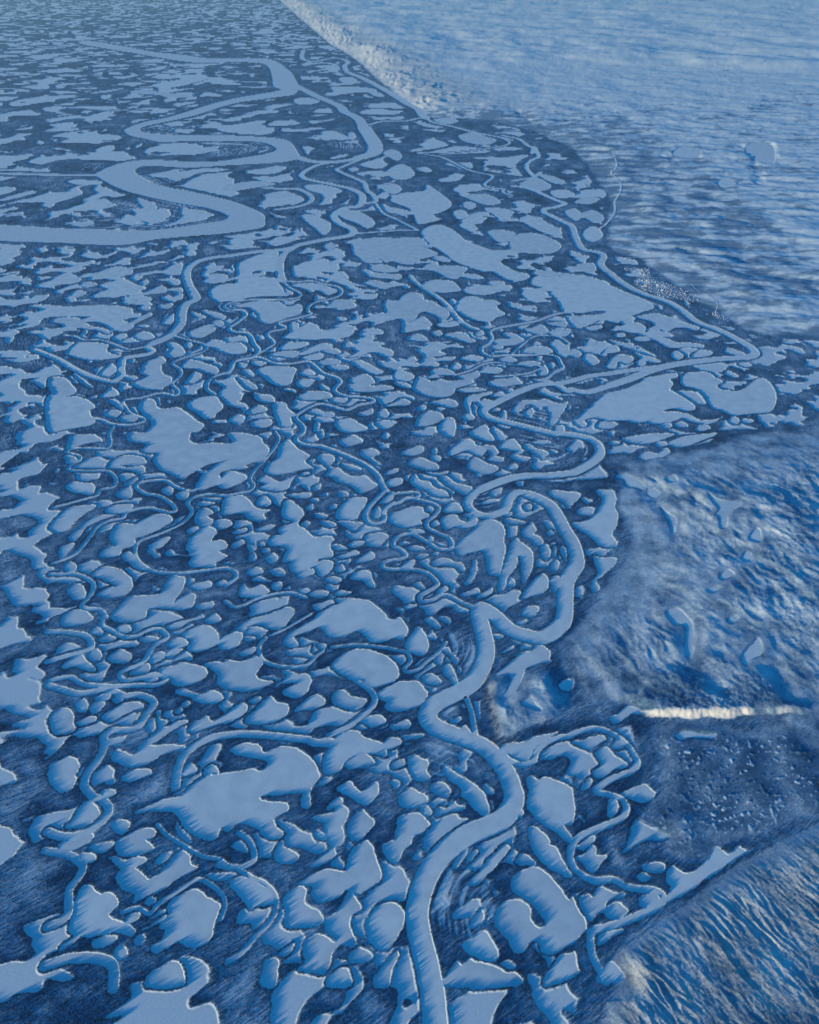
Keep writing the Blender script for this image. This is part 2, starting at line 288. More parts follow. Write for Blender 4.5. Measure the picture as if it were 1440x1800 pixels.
L -1766,7708 -1665,7708 -1568,7600 -1489,7494 -1460,7390 -1509,7262 -1497,7161 -1427,7112 -1281,6941 -1155,6941 -1045,6941 -1008,6870 -1046,6776 -1022,6683 -986,6615 -993,6525 -1082,6503 -1173,6503 -1191,6393 -1328,6285 -1441,6242 -1514,6349 -1499,6458 -1616,6436 -1605,6570 -1594,6706 -1724,6753 -1835,6776 -1815,6941 -1692,6965 -1770,7063 -1717,7137 -1587,7237 -1730,7338 -1772,7520
L -1381,8868 -1195,8835 -1148,8707 -1206,8550 -1059,8489 -941,8337 -797,8277 -659,8307 -547,8159 -475,8072 -573,7958 -705,7873 -796,7986 -924,8101 -1067,8159 -1147,8277 -1254,8307 -1198,8458 -1281,8581 -1404,8739
L -1033,8613 -887,8581 -739,8489 -806,8427 -952,8489
L -1008,7442 -955,7600 -833,7763 -633,7790 -612,7708 -669,7520 -710,7390 -737,7287 -866,7287 -997,7313
L -1027,7873 -963,7930 -872,7846 -936,7790 -1005,7818
L -991,7237 -864,7262 -734,7237 -636,7211 -696,7137 -753,7038 -820,7087 -923,7186
L -1300,7416 -1218,7416 -1132,7364 -1159,7313 -1259,7338
L -1203,7262 -1056,7237 -985,7161 -1079,7137 -1179,7186
L -590,6941 -498,6990 -373,7014 -276,6941 -336,6846 -395,6729 -487,6729 -568,6799
L -785,6799 -679,6846 -584,6823 -672,6729 -765,6729
L -1013,6753 -922,6776 -808,6683 -883,6660 -944,6660
L -935,6547 -816,6592 -699,6660 -649,6592 -752,6547 -870,6503
L -630,6525 -514,6638 -449,6547 -536,6458 -685,6436
L -728,6179 -646,6285 -497,6263 -462,6137 -427,5993 -516,6034 -578,6116 -695,6116
L -1191,6393 -1110,6480 -987,6458 -978,6349 -1000,6263 -1080,6179 -1143,6221
L -1406,6200 -1328,6285 -1212,6306 -1190,6242 -1286,6179 -1371,6158
L -2065,5953 -2026,6054 -1964,5953 -1899,5993 -1819,6034 -1720,5953 -1710,5893 -1814,5833 -1953,5814 -2046,5853
L -1678,6054 -1597,6095 -1556,6013 -1602,5933 -1665,5973
L -2021,6263 -1932,6349 -1832,6285 -1851,6221 -1965,6200
L -1743,6285 -1631,6328 -1556,6221 -1638,6179
L -1950,6116 -1873,6179 -1778,6137 -1684,6095 -1801,6095
L -1207,5873 -1114,5933 -983,5913 -1018,5833 -1101,5814
L -1047,6137 -934,6179 -841,6116 -923,6054
L -908,5873 -827,5933 -709,5893 -792,5853
L -1346,5953 -1262,5973 -1214,5933 -1281,5893
L -1118,9235 -942,9408 -845,9373 -743,9235 -886,9132 -1033,9099
L -764,8933 -584,9032 -469,8900 -573,8771 -422,8581 -531,8613 -682,8771
L -339,8159 -202,8247 -97,8218 -165,8072 -302,8043
L -379,8337 -276,8458 -171,8489 -205,8397 -309,8337
L -426,7654 -331,7818 -230,7846 -261,7708 -392,7627
L -515,7390 -456,7573 -404,7494 -415,7338 -495,7313
L -944,6306 -862,6393 -811,6306 -880,6242
L -2320,6799 -2209,6870 -2165,6799 -2271,6706
L -2055,7063 -1944,7161 -1816,7161 -1897,7063
L -1830,6547 -1764,6615 -1690,6525 -1733,6414 -1797,6436
L -2053,6525 -2008,6615 -1958,6503 -2011,6458
L -1446,7547 -1355,7627 -1357,7494
L -1468,7186 -1412,7262 -1358,7211 -1398,7137
L -1401,8043 -1304,8101 -1323,7958 -1391,7958
L -1751,7846 -1586,7873 -1453,7901 -1413,7846 -1471,7763 -1643,7790
L -1898,6683 -1840,6706 -1814,6638 -1871,6615
L -1983,6823 -1905,6823 -1894,6753 -1955,6753
L -1247,7873 -1182,7901 -1174,7818 -1241,7818
L -1118,7573 -1056,7627 -1019,7573 -1080,7520
L -1401,7735 -1337,7763 -1281,7708 -1325,7654
L -2363,7014 -2223,7112 -2182,7063 -2263,6990
L -1484,9514 -1415,9586 -1378,9408 -1406,9303
L -108,7494 40,7573 172,7547 187,7442 268,7416 234,7338 136,7287 167,7186 38,7137 -89,7112 -185,7161 -284,7262 -255,7416
L 962,9478 1087,9622 1238,9586 1330,9338 1320,9235 1173,9269 1066,9338
L 593,8900 674,9065 795,9235 950,9303 1018,9200 1032,9132 1122,9099 1188,8999 1101,8835 1028,8835 925,8933 817,8966 627,8835
L 862,8519 950,8771 1041,8771 1157,8644 1292,8550 1318,8458 1204,8367 1096,8337 962,8427
L -29,8613 43,8739 189,8771 313,8675 402,8613 433,8489 361,8427 220,8458 78,8519
L 254,8397 394,8367 555,8427 553,8367 427,8307 288,8337
L 316,8803 426,8835 479,8771 439,8675 350,8707
L 1379,9065 1508,9235 1647,9303 1720,9132 1751,8933 1651,8868 1734,8803 1839,8771 1736,8675 1600,8739 1538,8835 1659,8933 1483,8999
L 1159,9099 1308,9099 1365,8933 1319,8835 1422,8771 1376,8675 1199,8707 1249,8868
L 1772,9099 1874,9166 1967,9032 2105,8966 2126,8868 2002,8771 1912,8900
L 1916,9200 2076,9269 2221,9235 2173,9166 1986,9166
L 1467,8519 1567,8613 1631,8550 1566,8458 1478,8458
L -139,8900 7,9032 119,9099 211,9065 191,8933 44,8835 -102,8868
L 444,8277 549,8277 664,8130 798,8072 898,8015 858,7930 767,7846 655,7958 491,8130
L 7,8218 77,8337 163,8188 284,8159 349,8015 484,7958 548,7846 512,7790 344,7818 245,7930 110,8015 41,8101
L 466,7468 538,7627 639,7654 703,7600 728,7468 628,7442
L 427,7287 494,7364 626,7390 685,7287 779,7237 820,7364 915,7338 926,7262 836,7137 707,7112 581,7137 482,7063 453,7137
L 574,6683 660,6846 761,6965 849,7087 938,7211 1041,7287 1167,7262 1254,7161 1270,7014 1239,6870 1237,6706 1202,6525 1154,6349 1109,6200 1035,6200 980,6242 967,6436 966,6592 895,6660 830,6615 739,6615 645,6570
L 1298,6706 1345,6846 1413,6894 1492,6776 1572,6683 1566,6525 1538,6328 1474,6179 1385,6054 1396,6263 1409,6480 1389,6570 1358,6436 1313,6306 1210,6179 1162,6013 1094,5913 1072,5973 1126,6221 1188,6393 1253,6570
L 1488,6990 1570,7137 1660,7211 1687,7063 1645,6990 1729,6918 1743,6799 1643,6753 1594,6846
L 1283,7287 1399,7313 1522,7262 1564,7211 1449,7186 1323,7211
L 1692,6660 1743,6799 1798,6753 1807,6615 1740,6480 1687,6525
L 1787,6393 1846,6480 1884,6436 1829,6285 1773,6306
L 1725,6095 1800,6200 1863,6137 1792,5973 1739,5913
L 1960,6706 2006,6706 1997,6480 1967,6480
L 1830,6570 1871,6729 1898,6706 1853,6525
L 1342,5833 1452,6013 1559,6158 1656,6221 1702,6137 1677,5973 1576,5873 1456,5833 1351,5794
L 1198,6075 1251,6158 1288,6095 1264,6013 1206,6013
L 276,6414 369,6503 490,6503 577,6436 666,6414 688,6285 627,6263 572,6349 484,6371 394,6371 305,6371
L 673,6054 741,6200 783,6371 820,6480 847,6436 836,6285 781,6137 731,6054
L 619,5873 723,5933 812,5973 849,5893 746,5853 631,5833
L 802,5833 924,5933 1000,5973 978,5893 857,5814
L -25,6706 68,6753 191,6706 190,6660 67,6638
L -113,6349 -24,6458 66,6480 51,6393 -24,6328
L -25,7063 102,7087 196,7014 69,6990
L 49,6054 122,6075 179,5993 178,5953 92,5993
L 1306,5546 1376,5659 1491,5678 1511,5621 1412,5509
L 321,5913 411,6013 467,5973 377,5893
L 1005,7654 1146,7735 1261,7708 1172,7654 1037,7627
L 1598,7600 1684,7627 1686,7520 1601,7494
L 242,6941 304,6918 302,6846 255,6846
L -64,5678 62,5716 76,5678 -22,5640
L 1823,7014 1878,7063 1913,6990 1858,6941
L 339,8966 396,9032 429,8933 373,8868
L 281,6615 373,6638 356,6570 295,6570
L 67,6547 158,6592 234,6570 127,6503
L 1313,7416 1414,7442 1372,7364 1307,7364
L 740,7390 823,7416 820,7364 753,7338
L 990,8337 1061,8337 1038,8277 986,8277
L -8407,16638 -8178,16638 -7804,16246 -7886,16018 -8134,15943 -8503,16170
L -7663,16324 -7547,16799 -7310,17128 -6991,17045 -6739,16799 -6778,16559 -7037,16480 -7268,16324 -7522,16246
L -7249,15869 -7077,16094 -6792,16246 -6417,15943 -6233,15795 -6335,15504 -6453,15362 -6599,15152 -6865,15152 -7185,15152 -7124,15433 -6981,15648
L -7952,14680 -7458,14614 -7119,14680 -6547,14680 -6089,14549 -5958,14292 -5760,14229 -5829,14042 -6182,14042 -6463,13981 -6735,14042 -7010,14104 -7313,14104 -7717,14104
L -7567,13859 -7390,14042 -7138,14042 -6942,13920 -6634,13620 -6347,13503 -6118,13330 -6176,13216 -6404,13387 -6620,13445 -6956,13561 -7198,13679
L -6789,13981 -6520,13859 -6262,13981 -6022,13859 -5767,13679 -5742,13445 -5900,13330 -6132,13445 -6359,13679 -6549,13799
L -5884,13739 -5747,14104 -5601,14292 -5513,14166 -5641,13920 -5767,13679
L -6108,15292 -5977,15576 -5786,15869 -5568,15576 -5610,15433 -5860,15362
L -5586,15152 -5464,15292 -5301,15083 -5318,14947 -5495,15015
L -6047,16799 -5927,17212 -5735,17382 -5611,17128 -5564,16718 -5523,16559 -5751,16559 -5944,16638
L -5829,16324 -5631,16324 -5450,16170 -5392,15943 -5510,15869 -5661,16018
L -4583,15433 -4555,15795 -4366,15943 -4271,16018 -4104,16018 -4169,16638 -4297,17296 -4036,17817 -3732,18178 -3438,18270 -3345,17641 -3302,16962 -3322,16718 -3695,16880 -3825,16638 -3500,16401 -3149,16324 -3064,15943 -2949,15721 -2854,15433 -2727,15292 -2878,15222 -3306,15222 -3614,15152 -3840,14947 -4052,14947 -4248,14880 -4425,15083
L -4934,16480 -4684,16638 -4439,16559 -4350,16401 -4414,16170 -4605,16018 -4900,16094 -4841,16324
L -4988,16962 -4850,17128 -4633,17212 -4639,16962 -4835,16799
L -6658,12408 -6639,12723 -6491,12830 -6303,12830 -6096,12776 -5960,12723 -5894,12460 -5750,12306 -5551,12255 -5609,12155 -5773,12105 -5891,12055 -6071,12055 -6270,12105 -6618,12306
L -5605,13160 -5464,13330 -5302,13273 -5157,13104 -5173,12994 -5394,12939
L -5999,13049 -5911,13216 -5767,13216 -5713,13049 -5868,12939
L -5007,11812 -4976,12006 -4869,12105 -4807,12205 -4703,12155 -4616,12006 -4665,11860 -4599,11623 -4460,11437 -4328,11346 -4310,11123 -4380,10991 -4398,10905 -4566,10905 -4789,10948 -4900,11035 -5012,11123 -4853,11301 -4807,11437 -4966,11529 -4964,11670
L -5220,11437 -5068,11437 -4953,11346 -5011,11256 -5154,11301
L -4828,12776 -4701,12830 -4518,12669 -4359,12408 -4411,12255 -4567,12155 -4699,12306 -4663,12512
L -4475,12776 -4371,12830 -4285,12669 -4352,12564
L -4297,11812 -4225,12055 -4090,12055 -3831,11909 -3621,11764 -3536,11576 -3603,11483 -3798,11576 -4007,11717 -4184,11717
L -4034,11123 -4015,11391 -3973,11576 -3810,11437 -3874,11167
L -4529,13273 -4391,13503 -4272,13620 -4111,13561 -3987,13445 -4082,13216 -4187,13049 -4378,13049
L -3972,12939 -3723,12884 -3607,12776 -3382,12830 -3182,12512 -3200,12357 -3419,12306 -3669,12408 -3900,12617 -4052,12669
L -4164,13799 -4041,13920 -3878,13739 -3915,13561 -4088,13679
L -3732,10248 -3812,10407 -3730,10570 -3543,10652 -3378,10652 -3252,10447 -3177,10287 -3256,10092 -3262,9939 -3419,9939 -3583,10131
L -6310,10652 -6021,10652 -5814,10652 -5619,10570 -5438,10407 -5355,10287 -5407,10209 -5351,10054 -5218,9902 -5230,9716 -5435,9643 -5639,9571 -5869,9571
L -6550,11346 -6291,11346 -6076,11123 -5893,10862 -5954,10694 -6161,10694 -6371,10905
L -5401,10652 -5349,10862 -5309,10991 -5098,10736 -5236,10652
L -5126,10092 -5006,10209 -4860,10131 -4889,9977 -5008,9977
L -4837,9939 -4716,10054 -4534,9977 -4566,9827 -4722,9827
L -5691,11483 -5685,11717 -5617,11909 -5464,11717 -5446,11529 -5530,11391
L -6187,11529 -5929,11301 -5646,10991 -5805,11079 -6075,11346
L -5194,10529 -5071,10529 -4917,10367 -4865,10209 -5005,10327
L -4508,14420 -4237,14356 -3929,14104 -3941,13920 -4232,14104
L -4749,14356 -4514,14229 -4319,14042 -4520,14042
L -5175,14042 -5074,14229 -4975,13859 -5026,13679 -5191,13739
L -5934,14549 -5818,14680 -5650,14549 -5741,14420
L -5452,15648 -5307,15721 -5196,15504 -5321,15362
L -5330,15292 -5160,15362 -5115,15083 -5256,15015
L -7719,16018 -7524,16094 -7303,15943 -7416,15795 -7581,15795
L -7718,15433 -7610,15576 -7394,15433 -7424,15222 -7612,15152
L -5487,14614 -5334,14812 -5211,14746 -5296,14484
L -6672,16401 -6550,16559 -6388,16401 -6487,16170
L -6352,16094 -6229,16246 -6134,16018 -6228,15869
L -6373,14947 -6204,15083 -6088,14880 -6256,14746
L -6024,15015 -5906,15152 -5759,15015 -5858,14812
L -1531,18949 -1041,19347 -396,19347 292,19347 491,18563 326,18646 715,18087 495,17817 192,17641 71,17296 -165,17296 -404,17467 -707,17641 -958,17906 -702,17467 -877,17382 -1178,17467 -1317,17817 -1455,18087
L -2877,17045 -2714,17382 -2496,17554 -2326,17641 -2086,17641 -1995,17296 -1818,17296 -1732,16962 -1885,16718 -2152,16799 -2107,16638 -1694,16480 -1445,16170 -1319,15943 -1419,15795 -1596,15943 -1893,16170 -2141,16401 -2490,16480 -2707,16401 -2823,16638
L -2777,15869 -2547,16018 -2213,16018 -1915,15795 -1677,15576 -1719,15433 -1868,15292 -2112,15576 -2393,15648 -2630,15795
L -3893,14680 -3657,14812 -3418,14947 -3155,14947 -2881,14880 -2687,14614 -2496,14746 -2383,14680 -2344,14356 -2422,14166 -2608,14042 -2782,13859 -2962,13739 -3180,13859 -3258,14166 -3505,14549 -3776,14614
L -1777,14880 -1630,15015 -1419,15015 -1295,14746 -1183,14614 -1381,14484 -1638,14484
L -2566,13049 -2371,13387 -2169,13739 -1965,13679 -1843,13445 -1691,13387 -1462,13561 -1237,13503 -1153,13330 -1234,13104 -1512,12994 -1750,12994 -1981,12939 -2272,12994
L -2581,12512 -2440,12830 -2252,12830 -2063,12830 -2004,12723 -2171,12564 -2396,12512
L -2139,12306 -1945,12617 -1728,12776 -1536,12723 -1563,12512 -1789,12460 -2002,12306
L -1743,12460 -1522,12564 -1347,12408 -1408,12306 -1595,12357
L -1088,12306 -921,12617 -787,12723 -549,12617 -337,12460 -333,12255 -491,12205 -726,12408 -948,12255 -1214,12155
L -2725,12255 -2566,12408 -2251,12460 -2139,12306 -2256,12155 -2490,12205
L -2075,12155 -1865,12306 -1682,12306 -1707,12105 -1928,12055
L -1737,11957 -1572,12105 -1342,12055 -1330,11909 -1505,11860 -1683,11860
L -2844,11623 -2735,11764 -2477,11812 -2204,11764 -2104,11670 -2123,11483 -2127,11346 -2162,11123 -2277,11035 -2459,11123 -2674,11391
L -2034,11123 -1971,11301 -1841,11301 -1729,11256 -1811,11035 -1933,10991
L -2042,11529 -1884,11670 -1732,11483 -1900,11437
L -1110,11957 -937,12055 -748,11860 -563,11670 -494,11576 -644,11483 -825,11623
L -620,12006 -394,11957 -214,11860 -300,11717 -524,11812
L -1540,11764 -1371,11860 -1190,11812 -1139,11717 -1308,11623
L -1107,11256 -946,11437 -775,11483 -631,11167 -840,11079 -1013,11123
L -1095,11079 -885,11123 -626,11035 -458,11079 -286,10948 -536,10862 -826,10820 -1038,10862
L -1969,10611 -1828,10820 -1624,10862 -1453,10820 -1354,10652 -1512,10570 -1712,10529
L -1388,10570 -1227,10611 -1083,10611 -1133,10447 -1296,10447
L -2739,10778 -2607,10736 -2435,10694 -2327,10529 -2396,10447 -2566,10488 -2662,10570
L -3141,11346 -3003,11301 -2800,11123 -2706,10948 -2846,10905 -3013,11123
L -3228,11909 -3072,11909 -3067,11764 -3178,11764
L -3000,12006 -2865,12006 -2722,11957 -2788,11812 -2929,11860
L -3107,11623 -2984,11670 -2855,11437 -2933,11391
L -2686,10248 -2586,10367 -2452,10287 -2432,10170 -2579,10092 -2691,10054 -2745,10131
L -2331,10287 -2314,10447 -2151,10447 -2063,10248 -1917,10054 -1987,9977 -1947,9827 -1966,9680 -2121,9680 -2187,9864 -2249,10015
L -2605,9790 -2468,9902 -2310,9902 -2268,9753 -2386,9643 -2546,9680
L -2986,9939 -2890,10054 -2757,9977 -2793,9753 -2963,9827
L -1708,10131 -1601,10248 -1429,10131 -1289,10131 -1295,9977 -1497,10015
L -752,10170 -635,10248 -629,10092 -784,10015 -868,10092
L -549,10092 -434,10248 -349,10054 -465,9939
L -1240,9790 -1056,9939 -935,9902 -809,9753 -685,9607 -871,9500 -1103,9535
L -558,9790 -423,9864 -227,9827 -302,9680 -454,9607
L -437,10327 -277,10447 -156,10529 -195,10367
L -956,14229 -752,14229 -497,14166 -291,13981 -538,13859 -793,13981
L -1011,13387 -773,13503 -573,13387 -568,13216 -809,13216
L -560,14614 -519,15015 -305,14880 -150,15292 65,15433 279,15292 327,14947 485,14947 635,14680 809,14484 846,14166 710,13920 517,14166 317,14356 163,14229 110,13981 -89,13799 -343,14104 -498,14229
L -1101,16018 -829,16170 -545,16018 -429,15795 -645,15648 -928,15869
L -984,17128 -696,17296 -397,17045 -277,16799 -621,16718 -915,16880
L -1016,16559 -676,16638 -217,16559 -270,16246 -609,16324 -895,16401
L -1224,15292 -959,15362 -743,15362 -786,15083 -1052,15083
L -2360,12939 -2303,13620 -2425,13799 -2500,13620
L -1607,9939 -1453,9977 -1269,9902 -1282,9827 -1478,9827
L -1552,9790 -1470,9753 -1490,9571 -1544,9535
L -1306,12776 -1168,12830 -1177,12617 -1294,12617
L -1550,14042 -1399,14042 -1340,13920 -1486,13859
L 299,19899 621,20478 936,20478 1267,19899 1522,19080 2116,18363 2335,18087 2398,17817 2272,17467 2384,17128 2579,16799 2818,16638 2843,16401 2644,16170 2392,16170 2192,16401 2002,16799 1742,16799 1587,17045 1364,17212 1087,17554 926,17996 499,18949
L 302,16962 425,17296 659,17212 953,17212 1300,17128 1407,16962 1271,16638 1140,16324 914,16324 588,16799
L 288,15943 459,16170 686,16246 963,16170 1092,15943 1154,15576 987,15504 659,15433 393,15648
L 1208,15576 1386,15795 1612,15869 1888,15869 2087,15648 1957,15433 1675,15292 1357,15362
L 1205,16480 1386,16638 1609,16559 1761,16324 1585,16246 1366,16324
L 1791,16018 2028,16170 2236,16018 2054,15869
L 554,17729 801,17906 1027,17554 845,17467
L 967,14549 1122,15015 1294,15222 1503,15152 1699,14947 1857,14947 1916,14484 2044,14229 1822,14042 1705,13859 1456,13859 1218,14042 1081,14292
L 2533,15292 2624,15576 2851,15648 3059,15576 3124,15292 2922,15015 2657,15015
L 2837,15943 2917,16324 3138,16480 3316,16170 3579,16401 3792,16324 3795,16339 4115,16339 4462,16165 4745,15741 5016,15334 5278,14943 5324,14566 5003,14347 4643,14063 4294,13787 4042,13924 3704,13652 3400,13518 3296,14420 3281,14947 3200,15433 3081,15721
I 3264,14347 3656,14275 4032,14420 4220,14347 4045,14204 3628,14133 3227,14133
L 2932,16638 3197,16880 3575,16718 3848,16638 3649,16480 3251,16480
L 4814,14063 5080,14204 5273,14275 5463,14133 5665,13855 5883,13652 5979,13518 5826,13387 5674,13518 5452,13518 5229,13322 5119,13518 5044,13855
L 4204,13518 4430,13652 4744,13787 4860,13585 4790,13322 4555,13258 4312,13387
L 3622,13518 3927,13652 3955,13518 3706,13387
L -89,13620 110,13920 263,14104 409,13859 453,13620 255,13561 10,13503
L 553,13679 755,13799 957,13859 1022,13679 844,13561 648,13561
L 681,13160 879,13273 1120,13273 1202,13049 1309,12884 1140,12830 913,12994
L -62,12994 106,13216 250,13160 341,12939 104,12884
L 444,13273 593,13387 659,13216 536,13104
L 1309,13216 1467,13387 1502,13216 1397,13104
L 2350,13445 2504,13503 2725,13679 2828,13387 2705,13216 2513,13216
L 2833,13739 3041,13799 3289,13799 3198,13561 3012,13620
L 2810,13273 3032,13445 3255,13330 3177,13160 2975,13104
L 1663,12884 1816,12994 2006,12994 1887,13216 2062,13273 2210,13104 2284,12939 2123,12776 1923,12669 1742,12723
L 1592,12617 1718,12723 1824,12617 1767,12512 1628,12512
L 2170,12408 2336,12617 2530,12669 2708,12617 2768,12408 2622,12357 2439,12357 2255,12357
L 2780,12776 2948,12939 3053,12723 3146,12723 3008,12205 2880,12255 2816,12564
L 359,11576 538,11717 713,11670 816,11529 660,11437 444,11483
L 874,11391 1053,11483 1238,11623 1292,11483 1217,11346 1081,11256
L 51,10991 138,11346 268,11346 394,11211 568,11301 693,11211 867,11256 1081,11256 1161,11167 939,11035 808,10948 758,10778 628,10652 380,10652 175,10778 71,10905
L 1278,11576 1425,11764 1602,11764 1725,11670 1623,11529 1449,11529
L 1417,11167 1601,11301 1773,11301 1912,11391 1982,11256 2030,11123 1833,11079 1612,10991 1451,11079
L 2018,11909 2254,12006 2472,11957 2362,11812 2140,11812
L 2365,11529 2502,11860 2561,11670 2511,11483 2395,11437
L 2591,11860 2696,11957 2717,11812 2613,11717
L -255,11623 -123,11623 52,11483 73,11346 -77,11211 -293,11346
L -290,11167 -77,11167 30,10991 -118,10991
L 334,10447 500,10529 706,10570 821,10407 734,10287 574,10327 415,10407
L 85,9716 166,10015 328,10170 487,10131 561,9977 477,9827 318,9716 163,9680
L 472,9680 599,9939 717,9939 749,9790 734,9500 651,9359 504,9500
L 953,10570 1043,10694 1257,10778 1428,10820 1420,10736 1247,10652 1149,10447 1070,10488 1016,10287 1040,10054 968,10170 940,10367
L 1146,10407 1282,10570 1438,10488 1386,10367 1221,10327
L 1416,10694 1595,10820 1648,10736 1536,10652
L 848,10905 1106,10991 1351,10905 1135,10820 927,10820
L 1683,10862 1776,10948 1834,10905 1741,10820
L 1728,10170 1837,10407 1974,10529 2179,10529 2349,10570 2494,10447 2609,10407 2725,10488 2622,10248 2502,10015 2386,9790 2252,9680 2344,10015 2328,10170 2272,10327 2174,10209 2040,10407 1898,10248 1799,10092
L 1918,10092 2064,10287 2083,10131 1978,9939
L 1505,9939 1568,10170 1624,10131 1580,9902
L 877,9977 1003,10092 1071,9939 948,9864
L 961,9464 1130,9680 1249,9716 1275,9571 1187,9429
L 235,12105 373,12205 504,12055 410,11860 231,11812
L 759,11717 860,11957 963,11812 889,11670
L 332,12460 561,12408 695,12306 509,12205 329,12306
L 958,12105 1148,12255 1413,12155 1266,12006
L 1675,12055 1872,12205 2036,12055 1890,11957
L 291,12776 528,12830 712,12723 566,12564 382,12617
L -197,10570 -74,10570 8,10447 -113,10327 -276,10407
L 129,10287 251,10367 269,10248 168,10170
L 365,11860 501,11957 543,11860 451,11764
L -81,12055 55,12205 144,12055 9,11957
L 2362,9643 2491,9716 2498,9535 2377,9500
L 2700,9741 2898,10082 3143,10394 3398,10719 3773,10911 4061,11108 4321,11361 4532,11413 4758,11517 4907,11517 4860,11361 4722,11310 4712,11108 4606,10911 4714,10719 4828,10485 4848,10258 4683,10170 4483,10258 4275,10170 4489,10126 4539,9995 4367,9867 4065,9741 3867,9825 3723,9783 3523,9867 3256,9867 3007,9952
L 4918,11310 5080,11517 5294,11570 5493,11570 5570,11361 5638,11208 5489,11058 5510,10911 5754,10862 5956,10960 6196,11208 6455,11310 6406,10719 6089,10170 5693,10082 5406,10038 5243,10214 5137,10303 5137,10719 5050,10960 4889,11058
L 3693,11838 3870,12171 4051,12286 4244,12228 4252,12059 4059,11892 3933,12003 3819,11729 3694,11729
L 4275,11948 4420,12115 4453,11948 4309,11783
L 4327,12460 4465,12286 4641,12171 4747,12003 4579,11948 4420,12115
L 3701,12343 3923,12638 4069,12698 4066,12460 3857,12343
L 3304,12171 3442,12343 3561,12171 3565,11948 3391,11838 3322,12003
L 3037,12401 3215,12519 3312,12343 3202,12171 3058,12228
L 3510,12819 3628,13005 3697,12819 3592,12698
L 4932,12942 5138,13005 5298,12819 5564,12819 5791,12698 5699,12578 5454,12638 5225,12578 5032,12638
L 5034,12286 5190,12460 5249,12228 5069,12059
L 5404,12228 5608,12460 5817,12460 5856,12343 5688,12228 5463,12171
L 6110,12401 6225,12578 6392,12460 6457,12286 6306,12228
L 3992,12942 4231,12819 4436,12578 4278,12578 4057,12758
L 4491,13005 4740,13130 4797,12942 4567,12881
L 5796,11517 5908,11623 6005,11413 5888,11361
L 6182,11892 6355,11948 6414,11838 6242,11783
L 4157,13194 4336,13258 4360,13130 4182,13067
L 3043,9699 3158,9825 3335,9825 3404,9741 3244,9617 3070,9617
L 2693,9825 2820,9909 2898,9741 2772,9658
L 5293,9909 5413,9995 5455,9867 5342,9741 5269,9783
L 4642,9617 4814,9741 4882,9617 4702,9535
L 4329,9741 4487,9825 4537,9699 4392,9658
L 4109,9741 4253,9783 4295,9699 4161,9617
L 5493,9909 5627,9909 5661,9825 5490,9783
L 4444,10126 4656,10082 4811,9867 5092,9909 5212,9995 4960,9783 4739,9783 4558,9909
L 4075,17162 4312,17353 4580,17353 4548,16880 4333,16788 4106,16973
L 4152,17948 4329,18154 4393,17948 4236,17847
L -3228,21397 -2966,21557 -2544,21083 -2273,20626 -2252,19899 -2400,19620 -2619,20042 -2969,20777
L -2229,21719 -2065,22049 -1577,21883 -1168,21239 -1005,20626 -1210,20185 -1503,20626 -1899,21083
L -606,23088 -367,23828 41,24019 455,24212 573,25013 868,24212 1231,23088 1249,22386 888,21719 601,21557 866,21083 583,20777 217,20626 131,21397 -58,22216 -451,22733
L -1012,24808 -807,25013 -488,25013 -270,24408 -469,23828 -780,24019
L -1066,23453 -882,24019 -673,23828 -760,23270
L -643,27461 -303,27950 46,27222 155,26300 -173,25643 -611,25859 -854,26754
L 1762,23639 2385,23828 2739,23270 2784,22733 2377,22559 1926,23088
L 1608,22733 1914,22910 2023,22386 1759,22049
L 2251,22216 2732,22216 3078,21883 2912,21239 2478,21557
L 1265,21719 1568,22049 1716,21397 1419,21083
L 1386,20478 1676,20777 1904,20185 1706,19899
L 2146,19899 2601,20042 2921,19759 2670,19080 2330,19080
L -2309,18691 -2123,18949 -1974,18691 -2107,18313
L -3192,21883 -2830,22049 -2512,21719 -2778,21557
L 2079,33122 2803,33799 3265,32792 3604,32150 3129,31226 2509,31529 2157,32150
L -4506,46665 -3634,47285 -2308,46665 -1897,45468 -2759,44891 -3865,45468
L -5764,56085 -5262,57849 -4722,55240 -5115,53618
L -4458,50623 -3717,51342 -3193,49238 -3678,47920
L -6189,42707 -5574,43235 -4784,42191 -5009,41191 -5828,41191
L 1095,36769 1853,37172 2257,36373 1640,35603
L -1059,29784 -701,30347 -318,29510 -426,28454 -794,28974
L -2669,33458 -2487,33799 -2288,32792 -2447,32150
L -3542,24808 -3142,25013 -2471,24607 -2216,24019 -2711,23828 -3264,24212
L -3984,23453 -3605,23639 -3337,23088 -3663,22559
L 3673,25013 4269,25946 4642,25241 4653,24567 4131,24134 3733,24567
L 4585,24134 5075,24349 5300,23714 4894,23306 4596,23509
L 5150,22910 5594,23509 5995,23306 5653,22715 5222,22715
L 5115,21606 5499,21965 5697,21429 5586,20914 5249,20747
L 4842,19942 5182,20419 5311,20099 5275,19483 4899,19041 4723,19334
L 3189,21083 3540,21429 3948,20747 4212,19942 4038,19483 3630,19942 3326,20582
L 2802,19483 3415,19787 3895,19186 3986,18614 3535,18069 2670,18338
L 4659,29729 4969,30987 5086,30347 4862,29729
L 4521,26435 4910,26189 5271,25472 5074,25013 4678,25472
L 6103,24349 6331,24349 6305,23714 6050,23306
L 4629,21784 5009,22149 5081,21429 4780,20914
L 10114,29428 10896,30664 11385,30035 10863,28842 10336,28842
L 10328,25013 10808,25707 10912,25013 10327,24349
L 13276,30347 14196,31651 14639,30987 13417,28000 12992,28557
L -8343,20777 -8456,21557 -8030,21239 -7797,20929 -7930,20478
L -8139,22216 -8655,23270 -8302,23088 -7754,22386 -7753,21883
L -8718,26754 -8269,26754 -7872,26078 -7922,25430 -8194,25643
L -6240,24607 -5783,25220 -5016,25430 -4522,25013 -5141,24607 -5743,24212
